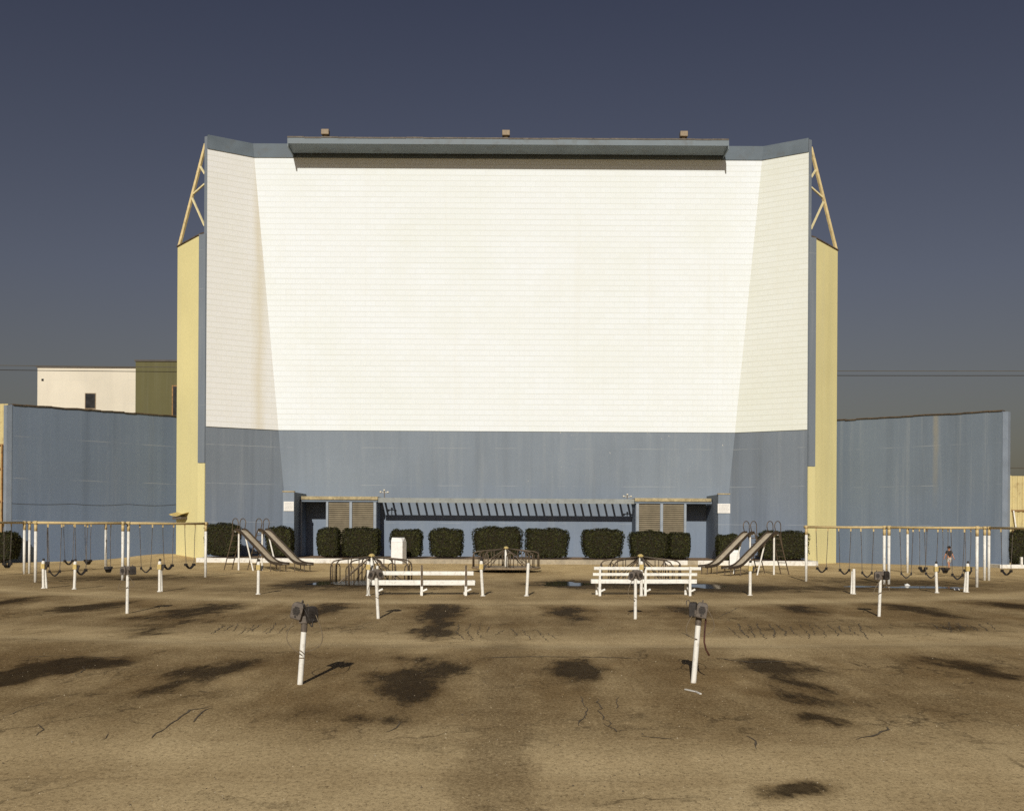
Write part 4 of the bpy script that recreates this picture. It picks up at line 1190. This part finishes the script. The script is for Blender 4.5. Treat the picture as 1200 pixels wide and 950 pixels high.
# ------------------------------------------------------------------ benches (seen from behind)
def bench(px0, px1, pyb, legs, slats, label, leg_mats, skew=0.0):
    A, B = gnd(px0, pyb), gnd(px1, pyb)
    L = (B - A).length; ang = math.atan2(B.y - A.y, B.x - A.x)
    o = empty('park_bench', A, ang, label, 'bench', 'white slatted benches')
    for (y, z, hy, hz, dx0, dx1) in slats:
        mb = MB(); mb.box(dx0, L + dx1, y - hy, y + hy, z - hz, z + hz)
        mb.build('backrest_slat' if z > 0.55 else 'seat_slat', M['white_wood'], o, bevel=0.008)
    for lx, m in zip(legs, leg_mats):
        x = lx * L
        mb = MB()
        mb.bar((x, -0.055, -0.03), (x, -0.055, 0.46), 0.075, 0.05, up=(0, 1, 0))
        mb.bar((x, -0.055, 0.46), (x, -0.095, 0.93), 0.065, 0.045, up=(0, 1, 0))
        mb.bar((x, -0.03, 0.385), (x, 0.5, 0.385), 0.06, 0.05)
        mb.bar((x, 0.48, -0.03), (x, 0.48, 0.40), 0.09, 0.05, up=(0, 1, 0))
        mb.bar((x, 0.0, 0.14), (x, 0.45, 0.30), 0.05, 0.04)
        mb.bar((x, -0.03, 0.13), (x + 0.17, -0.03, 0.21), 0.05, 0.05, up=(0, 1, 0))
        lf = mb.build('leg_frame', M['white_wood'], o)
        if m is not M['white_wood']:
            mb = MB(); mb.bar((x, -0.085, 0.30), (x, -0.105, 0.96), 0.06, 0.03, up=(0, 1, 0)); mb.build('strap', m, lf)
    return o
W, D_ = M['white_wood'], M['dark_tube']
bench(694.5, 816.5, 697.8, (0.065, 0.50, 0.93), [(-0.045, 0.87, 0.02, 0.048, 0.03, 0.12), (-0.03, 0.68, 0.02, 0.045, 0.0, 0.0), (0.06, 0.455, 0.07, 0.066, -0.05, 0.0), (0.24, 0.44, 0.07, 0.03, 0, 0), (0.41, 0.44, 0.07, 0.03, 0, 0)],
      'white bench with three slats showing, right of centre behind the speaker pole', (W, W, W))
bench(436, 556.5, 697.5, (0.05, 0.48, 0.91), [(-0.04, 0.70, 0.02, 0.062, 0.0, -0.05), (0.06, 0.40, 0.07, 0.078, 0.0, 0.0), (0.24, 0.405, 0.07, 0.03, 0, 0.03)],
      'white bench with only two slats left, left of centre, with dark straps on its legs', (W, D_, D_))

# ------------------------------------------------------------------ speaker poles
def speaker_mesh(name, parent, c, rz, tilt, s=1.0, dark=False, rx=0.0):
    """cast metal drive-in speaker: rounded case, round grille, hook"""
    mb = MB()
    w, h, d = 0.075 * s, 0.105 * s, 0.05 * s
    ring = []
    for (zz, kw, kd) in ((-1.0, 0.80, 0.75), (-0.9, 0.95, 0.95), (0.55, 1.0, 1.0), (0.85, 0.82, 0.9), (1.0, 0.6, 0.7)):
        ring.append([(-w * kw, -d * kd, zz * h), (w * kw, -d * kd, zz * h), (w * kw, d * kd, zz * h), (-w * kw, d * kd, zz * h)])
    vs = [v for r in ring for v in r]; k = len(ring)
    fs = [(3, 2, 1, 0), tuple(range(4 * k - 4, 4 * k))]
    for i in range(k - 1):
        for j in range(4): fs.append((i * 4 + j, i * 4 + (j + 1) % 4, i * 4 + 4 + (j + 1) % 4, i * 4 + 4 + j))
    mb.add(vs, fs)
    o = mb.build(name, M['speaker_dark'] if dark else M['speaker'], parent, bevel=0.012 * s)
    o.location = c; o.rotation_euler = (rx, tilt, rz)
    mb = MB(); n = 16
    for i in range(5):
        z = (-0.35 + 0.2 * i) * h; hw = w * 0.62 * math.sqrt(max(0.05, 1 - ((i - 2) / 2.6) ** 2))
        mb.box(-hw, hw, -d - 0.006 * s, -d + 0.004, z - 0.008 * s, z + 0.008 * s)
    mb.lathe([(0.016 * s, 0), (0.012 * s, 0.02 * s)], (0, -d * 0.9, -h * 0.72), 10)
    mb.build('grille', M['speaker_dark'], o)
    mb = MB(); mb.tube([(0, d * 0.8, h * 0.8), (0, d * 1.3, h * 1.25), (0, d * 1.9, h * 1.1), (0, d * 1.9, h * 0.5)], 0.008 * s, 6)
    mb.build('hook', M['speaker'], o)
    return o

def pole_base(mb, lean, h, r=0.037):
    mb.tube([(0, 0, -0.1), (lean * h, 0, h)], r, 14)
    for i in range(10):
        pass

def loop(mb, a, b, drop, side, r=0.007, n=16):
    a, b = Vector(a), Vector(b)
    pts = []
    for i in range(n + 1):
        k = i / n
        p = a.lerp(b, k)
        s = math.sin(PI * k)
        pts.append(p + Vector((side * s, -0.03 * s, -drop * s)))
    mb.tube(pts, r, 6)

def speaker_pole(loc, label, lean, h, style, cab='cable'):
    o = empty('speaker_pole', loc, 0, label, 'speaker pole', 'speaker poles of the parking rows')
    mb = MB(); pole_base(mb, lean, h); mb.build('post', M['white'], o, smooth=False)
    T = Vector((lean * h, 0, h))
    mb = MB()
    mb.tube([(T.x, 0, h - 0.015), (T.x + lean * 0.13, 0, h + 0.12)], 0.043, 12)
    mb.box(T.x - 0.06, T.x + 0.07, -0.05, 0.05, h + 0.10, h + 0.20)
    mb.build('junction_head', M['speaker'], o, bevel=0.01)
    if style == 'near_a':
        speaker_mesh('speaker', o, T + Vector((-0.07, -0.05, 0.27)), R(-12), R(14), 1.10)
        speaker_mesh('speaker', o, T + Vector((0.105, -0.02, 0.22)), R(42), R(-6), 1.05, True)
        mb = MB(); loop(mb, T + Vector((0.17, -0.06, 0.22)), T + Vector((0.03, -0.05, -0.28)), 0.10, 0.16, 0.0065)
        mb.build('cable', M['cable'], o, smooth=True)
        mb = MB(); loop(mb, T + Vector((0.06, -0.05, 0.16)), T + Vector((0.10, -0.05, 0.30)), 0.16, 0.05, 0.008); loop(mb, T + Vector((0.02, -0.07, 0.30)), T + Vector((0.13, -0.06, 0.12)), 0.05, 0.02, 0.008)
        mb.build('cable', M['speaker_dark'], o, smooth=True)
        mb = MB(); loop(mb, T + Vector((-0.14, -0.05, 0.12)), T + Vector((-0.01, -0.06, -0.32)), 0.02, -0.13, 0.006); mb.build('cable', M['cable'], o, smooth=True)
        mb = MB(); mb.tube([(lean * h * .62 - .03, -.036, h * .62 + .02), (lean * h * .62, -.042, h * .62), (lean * h * .62 + .03, -.034, h * .62 - .03)], 0.007, 6); mb.tube([(lean * h * .5 - .033, -.03, h * .5 - .0), (lean * h * .5, -.042, h * .5), (lean * h * .5 + .033, -.03, h * .5)], 0.007, 6); mb.build('cable_tie', M['cable'], o)
    elif style == 'near_b':
        speaker_mesh('speaker', o, T + Vector((0.035, -0.08, 0.20)), R(-8), R(8), 1.02)
        speaker_mesh('speaker', o, T + Vector((-0.06, 0.05, 0.20)), R(70), R(3), 1.0, True)
        mb = MB()
        pts = [T + Vector((0.10, -0.04, 0.08)), T + Vector((0.08, -0.05, -0.08)), T + Vector((0.075, -0.05, -0.24)), T + Vector((0.10, -0.05, -0.34)), T + Vector((0.145, -0.05, -0.42))]
        mb.tube(pts, 0.012, 6); mb.build('cable', M['cable_red'], o, smooth=True)
        mb = MB(); loop(mb, T + Vector((0.13, -0.03, 0.2)), T + Vector((0.04, -0.04, -0.16)), 0.06, 0.12, 0.006); mb.build('cable', M['cable'], o, smooth=True)
        mb = MB(); loop(mb, T + Vector((-0.09, -0.03, 0.12)), T + Vector((-0.02, -0.05, -0.2)), 0.05, -0.12, 0.006); mb.build('cable', M['cable'], o, smooth=True)
    elif style == 'mid_side':
        speaker_mesh('speaker', o, T + Vector((-0.09, -0.04, 0.09)), R(-6), 0, 0.98)
        speaker_mesh('speaker', o, T + Vector((0.13, -0.02, 0.10)), R(24), R(-4), 1.0, True)
        mb = MB(); loop(mb, T + Vector((-0.02, -0.06, 0.0)), T + Vector((0.03, -0.06, -0.30)), 0.18, -0.20, 0.008); mb.build('cable', M['cable'], o, smooth=True)
        mb = MB(); loop(mb, T + Vector((0.02, -0.06, -0.02)), T + Vector((0.04, -0.06, -0.28)), 0.10, 0.16, 0.007); mb.build('cable', M['cable'], o, smooth=True)
    else:
        speaker_mesh('speaker', o, T + Vector((-0.09, -0.05, 0.06)), R(-24), R(22), 1.0)
        speaker_mesh('speaker', o, T + Vector((0.09, -0.05, 0.07)), R(24), R(-22), 1.0)
        mb = MB(); loop(mb, T + Vector((-0.08, -0.06, -0.03)), T + Vector((-0.02, -0.06, -0.52)), 0.08, -0.13, 0.008); mb.build('cable', M['cable'], o, smooth=True)
        mb = MB(); mb.tube([(lean * h * .5 - .034, -.03, h * .5 + .03), (lean * h * .5, -.042, h * .5 + .01), (lean * h * .5 + .033, -.03, h * .5)], 0.008, 6); mb.build('cable_tie', M['cable'], o)
    return o
speaker_pole(gnd(351, 801.5), 'nearest white speaker pole on the left, two brown speakers and looped cables', 0.075, 0.72, 'near_a')
speaker_pole(gnd(812, 799.5), 'nearest white speaker pole on the right, brown speaker and dangling red cable', 0.085, 0.80, 'near_b')
speaker_pole(gnd(149, 718.5), 'white speaker pole at far left in the second row, two dark boxes side by side', 0.01, 0.94, 'mid_side')
speaker_pole(gnd(443.5, 724.5), 'white speaker pole in front of the left end of the two-slat bench', -0.06, 0.95, 'mid_v')
speaker_pole(gnd(744.5, 725), 'white speaker pole in front of the middle of the three-slat bench', 0.0, 0.95, 'mid_v')
speaker_pole(gnd(1030, 722), 'white speaker pole at right in the second row, dark speakers over the right swings', 0.035, 0.90, 'mid_side')

# speakerless poles of the front row
def bare_pole(loc, label, lean, h, head=True, twin=0.0):
    o = empty('speaker_post', loc, 0, label, 'pole', 'bare front row poles without speakers')
    mb = MB(); mb.tube([(0, 0, -0.1), (lean * h, 0, h)], 0.047, 12); mb.build('post', M['white'], o, smooth=False)
    if twin:
        mb = MB(); mb.tube([(twin, 0.05, -0.1), (twin * 0.5 + lean * h, 0.05, h - 0.05)], 0.035, 10); mb.build('brace_post', M['white'], o)
    T = Vector((lean * h, 0, h))
    if head:
        mb = MB(); mb.box(T.x - 0.065, T.x + 0.065, -0.06, 0.06, h - 0.02, h + 0.15); mb.build('junction_head', M['cap_yellow'], o, bevel=0.015)
        mb = MB(); mb.lathe([(0.055, h + 0.15), (0.055, h + 0.21), (0.03, h + 0.25)], (T.x, 0, 0), 10); mb.build('cap', M['white'], o)
        mb = MB(); mb.ball((T.x + 0.01, 0, h + 0.29), 0.045, 8); mb.bar((T.x + 0.075, 0, h - 0.04), (T.x + 0.13, 0, h + 0.12), 0.05, 0.06); mb.build('hook', M['speaker_dark'], o)
    else:
        mb = MB(); mb.lathe([(0.049, h), (0.04, h + 0.03)], (T.x, 0, 0), 10); mb.build('cap', M['white'], o)
    # poured collar at the foot
    mb = MB(); mb.lathe([(0.085, -0.02), (0.075, 0.02), (0.05, 0.03)], (0, 0, 0), 12); mb.build('collar', M['white_kerb'], o)
    return o
for px, py, lean, h, head, twin, lab in (
    (51, 689, -0.02, 0.68, True, 0.09, 'leftmost bare yellow-headed pole, doubled by a second thin post'),
    (87, 690, 0.04, 0.68, True, 0.0, 'bare yellow-headed pole second from the left, leaning slightly'),
    (187, 693, 0.0, 0.74, True, 0.06, 'bare yellow-headed pole between the left swings, right of the left speaker pole'),
    (302.5, 696, 0.01, 0.78, True, 0.0, 'bare yellow-headed pole standing in front of the left slides'),
    (431.5, 697.5, 0.0, 0.82, True, 0.0, 'bare yellow-headed pole at the left end of the two-slat bench'),
    (566, 698, -0.07, 0.85, True, 0.0, 'bare yellow-banded pole just right of the two-slat bench, leaning left'),
    (617, 698, 0.05, 1.0, False, 0.0, 'plain white pole without a head at the centre, leaning right'),
    (751.5, 698, 0.0, 0.85, True, 0.0, 'bare yellow-headed pole close behind the middle of the three-slat bench'),
    (879, 697.3, 0.0, 0.80, True, 0.0, 'bare yellow-headed pole in front of the right slides'),
    (1000.5, 695.7, 0.0, 0.80, False, -0.07, 'bare white doubled pole with a dark stub below the right wall'),
    (1098, 694.3, -0.05, 0.74, True, 0.0, 'bare yellow-headed pole left of the last one on the right, leaning left'),
    (1133, 693.6, 0.03, 0.74, True, -0.07, 'bare yellow-headed doubled pole, last one on the right before the child'),
):
    bare_pole(gnd(px, py), lab, lean, h, head, twin)

# scrap of white lath on the lot near the right pole
a, b = gnd(803, 808), gnd(821, 813.5)
mb = MB(); m = (a + b) / 2
mb.bar(a - m + Vector((0, 0, 0.01)), Vector((0.03, -0.01, 0.012)), 0.032, 0.012); mb.bar(Vector((0.035, -0.012, 0.012)), b - m + Vector((0, 0, 0.011)), 0.028, 0.012)
o = mb.build('wood_scrap', M['white_kerb']); o.location = m
tag(o, 'thin broken strip of pale wood lying on the lot below the nearest right pole', 'scrap')
for px, py, s, lab in ((1121, 691.2, 0.10, 'small white scrap of paper on the ground under the right swings'), (1063, 686.2, 0.10, 'small white scrap of litter beside the puddle at right')):
    c = gnd(px, py)
    mb = MB(); mb.add([(-s, -s * .7, 0.01), (s, -s * .6, 0.015), (s * .8, s * .7, 0.07), (-s * .8, s * .6, 0.05), (0, 0, 0.09)], [(0, 1, 4), (1, 2, 4), (2, 3, 4), (3, 0, 4)])
    o = mb.build('litter', M['sign']); o.location = c; tag(o, lab, 'litter')

# ------------------------------------------------------------------ the child at the right wall
def skin_mesh(name, joints, edges, mat, parent=None, sub=2, root=0):
    me = bpy.data.meshes.new(name)
    me.from_pydata([j[:3] for j in joints], edges, [])
    o = bpy.data.objects.new(name, me); COL.objects.link(o)
    sm = o.modifiers.new('skin', 'SKIN'); sm.use_smooth_shade = True
    lay = me.skin_vertices[0].data
    for i, j in enumerate(joints):
        r = j[3]; lay[i].radius = (r, r) if not hasattr(r, '__len__') else r
    lay[root].use_root = True
    ss = o.modifiers.new('sub', 'SUBSURF'); ss.levels = sub; ss.render_levels = sub
    dg = bpy.context.evaluated_depsgraph_get()
    m2 = bpy.data.meshes.new_from_object(o.evaluated_get(dg)); m2.name = name
    o.modifiers.clear(); o.data = m2
    m2.materials.clear(); m2.materials.append(mat)
    bpy.data.meshes.remove(me)
    if parent: o.parent = parent
    return o
M['skin'] = paint('skin', rgb(176, 126, 96), 0.08, 12, 0.55)
M['shirt'] = paint('dark brown shirt', (0.030, 0.026, 0.024, 1), 0.2, 10, 0.85)
M['shorts'] = paint('pale trousers', (0.42, 0.39, 0.34, 1), 0.1, 10, 0.85)
M['hair'] = paint('dark hair', (0.016, 0.012, 0.009, 1), 0.3, 20, 0.6)
M['shoe'] = paint('dark shoe', (0.03, 0.025, 0.02, 1), 0.2, 12, 0.5)
def child():
    base = gnd(1112, 666.5)
    o = empty('person', base, R(8), 'small person in a dark top, pale shorts and dark cap walking at the right wall', 'person')
    J = [(0, 0, 0.62, 0.085), (0, 0, 0.78, 0.088), (0, 0, 0.93, 0.098), (0, 0.005, 1.0, 0.042), (0, -0.005, 1.05, 0.04), (0, -0.012, 1.13, 0.082), (0, -0.01, 1.18, 0.07)]
    E = [(0, 1), (1, 2), (2, 3), (3, 4), (4, 5), (5, 6)]
    # legs: walking
    for s, st in ((-1, -0.13), (1, 0.14)):
        b = len(J)
        J += [(s * 0.07, 0, 0.57, 0.066), (s * 0.07, st * 0.55, 0.34, 0.045), (s * 0.07, st * 1.1, 0.07, 0.028), (s * 0.075, st * 1.1 - 0.09, 0.035, 0.024)]
        E += [(0, b), (b, b + 1), (b + 1, b + 2), (b + 2, b + 3)]
    hands = []
    for s, sw in ((-1, 0.10), (1, -0.09)):
        b = len(J)
        hx = s * 0.215; hy = sw * 1.5 - 0.03
        J += [(s * 0.125, 0, 0.955, 0.042), (s * 0.18, sw * 0.4, 0.78, 0.031), (s * 0.205, sw * 1.1, 0.63, 0.022), (hx, hy, 0.565, 0.024)]
        E += [(2, b), (b, b + 1), (b + 1, b + 2), (b + 2, b + 3)]
        hands.append((s, Vector((hx, hy, 0.565)), b + 3))
    body = skin_mesh('body', J, E, M['skin'], o, 2)
    # fingers, face and ears joined into the body mesh
    bm = bmesh.new(); bm.from_mesh(body.data)
    mb = MB()
    for s, h, _ in hands:
        for i, (l, off) in enumerate(((0.050, -0.020), (0.056, -0.007), (0.052, 0.007), (0.042, 0.019))):
            p = h + Vector((0, off, -0.012))
            mb.tube([p, p + Vector((-s * 0.006, 0, -l * 0.55)), p + Vector((-s * 0.022, 0, -l))], [0.0075, 0.007, 0.0055], 6)
        p = h + Vector((0, -0.022, 0.008)); mb.tube([p, p + Vector((-s * 0.012, -0.02, -0.02)), p + Vector((-s * 0.016, -0.024, -0.042))], [0.009, 0.008, 0.006], 6)
    mb.ball((0, -0.098, 1.115), 0.014, 8, 0, (0.8, 1.1, 1.3))
    mb.ball((-0.082, 0.0, 1.12), 0.022, 8, 0, (0.4, 0.8, 1.2)); mb.ball((0.082, 0.0, 1.12), 0.022, 8, 0, (0.4, 0.8, 1.2))
    vv = [bm.verts.new(v) for v in mb.v]
    for f in mb.f: bm.faces.new([vv[i] for i in f]).smooth = True
    bm.to_mesh(body.data); bm.free()
    mb = MB(); mb.ball((-0.03, -0.084, 1.135), 0.011, 8); mb.ball((0.03, -0.084, 1.135), 0.011, 8); mb.box(-0.022, 0.022, -0.092, -0.08, 1.078, 1.084)
    mb.build('face_features', M['hair'], o)
    # clothes follow the body
    skin_mesh('shirt', [(0, 0, 0.60, 0.104), (0, 0, 0.76, 0.106), (0, 0, 0.92, 0.114), (0, 0.004, 0.985, 0.06),
                        (-0.130, 0, 0.955, 0.056), (-0.170, 0.03, 0.82, 0.046), (0.130, 0, 0.955, 0.056), (0.170, -0.03, 0.82, 0.046)],
              [(0, 1), (1, 2), (2, 3), (2, 4), (4, 5), (2, 6), (6, 7)], M['shirt'], o, 2)
    skin_mesh('shorts', [(0, 0, 0.60, 0.098), (-0.075, 0, 0.54, 0.078), (-0.075, -0.05, 0.33, 0.066), (0.075, 0, 0.54, 0.078), (0.075, 0.055, 0.33, 0.066)],
              [(0, 1), (1, 2), (0, 3), (3, 4)], M['shorts'], o, 2)
    mb = MB(); mb.ball((0, 0.012, 1.165), 0.100, 14, 0, (1, 1.05, 0.85)); mb.box(-0.07, 0.07, -0.17, -0.07, 1.168, 1.180)
    mb.build('cap', M['hair'], o, smooth=False)
    for s, st in ((-1, -0.13), (1, 0.14)):
        mb = MB(); mb.ball((s * 0.073, st * 1.1 - 0.045, 0.04), 0.05, 10, 0, (0.75, 1.9, 0.8)); mb.build('shoe', M['shoe'], o, smooth=True)
child()

# ------------------------------------------------------------------ camera, light, sky
cam = bpy.data.cameras.new('camera'); co = bpy.data.objects.new('camera', cam); COL.objects.link(co)
co.location = (0, 0, H)
# a view camera: level, lens shifted up; the slight roll of the print is kept
co.matrix_world = Matrix.Translation((0, 0, H)) @ Matrix.Rotation(R(90), 4, 'X') @ Matrix.Rotation(math.atan(ROLL), 4, 'Z')
cam.sensor_fit = 'HORIZONTAL'; cam.sensor_width = 36.0
cam.lens = 36.0 * F / 1200.0
cam.shift_x = (600.0 - PX) / 1200.0
cam.shift_y = (PY - 475.0) / 1200.0
cam.clip_start = 0.1; cam.clip_end = 8000
sc.camera = co

AZ, EL = 6.5, 27.0     # sun behind the camera, a little to the left
dirv = Vector((math.sin(R(AZ)) * math.cos(R(EL)), math.cos(R(AZ)) * math.cos(R(EL)), -math.sin(R(EL))))
sun = bpy.data.lights.new('sun', 'SUN'); so = bpy.data.objects.new('sun', sun); COL.objects.link(so)
so.rotation_euler = dirv.to_track_quat('-Z', 'Y').to_euler()
sun.energy = 3.7; sun.angle = R(0.5); sun.color = (1.0, 0.955, 0.885)

w = bpy.data.worlds.new('World'); sc.world = w; w.use_nodes = True
nt = w.node_tree; bg = nt.nodes['Background']
sky = nt.nodes.new('ShaderNodeTexSky'); sky.sky_type = 'NISHITA'; sky.sun_disc = False
sky.sun_elevation = R(EL); sky.sun_rotation = R(180 + AZ)
sky.air_density = 1.0; sky.dust_density = 2.0; sky.ozone_density = 1.0
hs = nt.nodes.new('ShaderNodeHueSaturation'); hs.inputs['Saturation'].default_value = 0.55; hs.inputs['Value'].default_value = 0.55
nt.links.new(sky.outputs[0], hs.inputs['Color'])
tint = nt.nodes.new('ShaderNodeMix'); tint.data_type = 'RGBA'; tint.blend_type = 'MULTIPLY'
tint.inputs[0].default_value = 1.0
tcw = nt.nodes.new('ShaderNodeTexCoord'); spw = nt.nodes.new('ShaderNodeSeparateXYZ'); nt.links.new(tcw.outputs['Generated'], spw.inputs[0])
rw_ = nt.nodes.new('ShaderNodeValToRGB'); nt.links.new(spw.outputs[2], rw_.inputs[0])
cr = rw_.color_ramp; cr.elements[0].position = 0.02; cr.elements[0].color = (1.14, 1.0, 0.79, 1)
cr.elements[1].position = 0.47; cr.elements[1].color = (0.60, 0.61, 0.82, 1)
e_ = cr.elements.new(0.22); e_.color = (0.92, 0.89, 1.01, 1)
nt.links.new(rw_.outputs[0], tint.inputs[7])
nt.links.new(hs.outputs[0], tint.inputs[6])
nt.links.new(tint.outputs[2], bg.inputs['Color']); bg.inputs['Strength'].default_value = 0.05

sc.cycles.use_denoising = False
sc.view_settings.view_transform = 'Standard'; sc.view_settings.look = 'None'
sc.view_settings.exposure = 0.0; sc.view_settings.gamma = 1.0
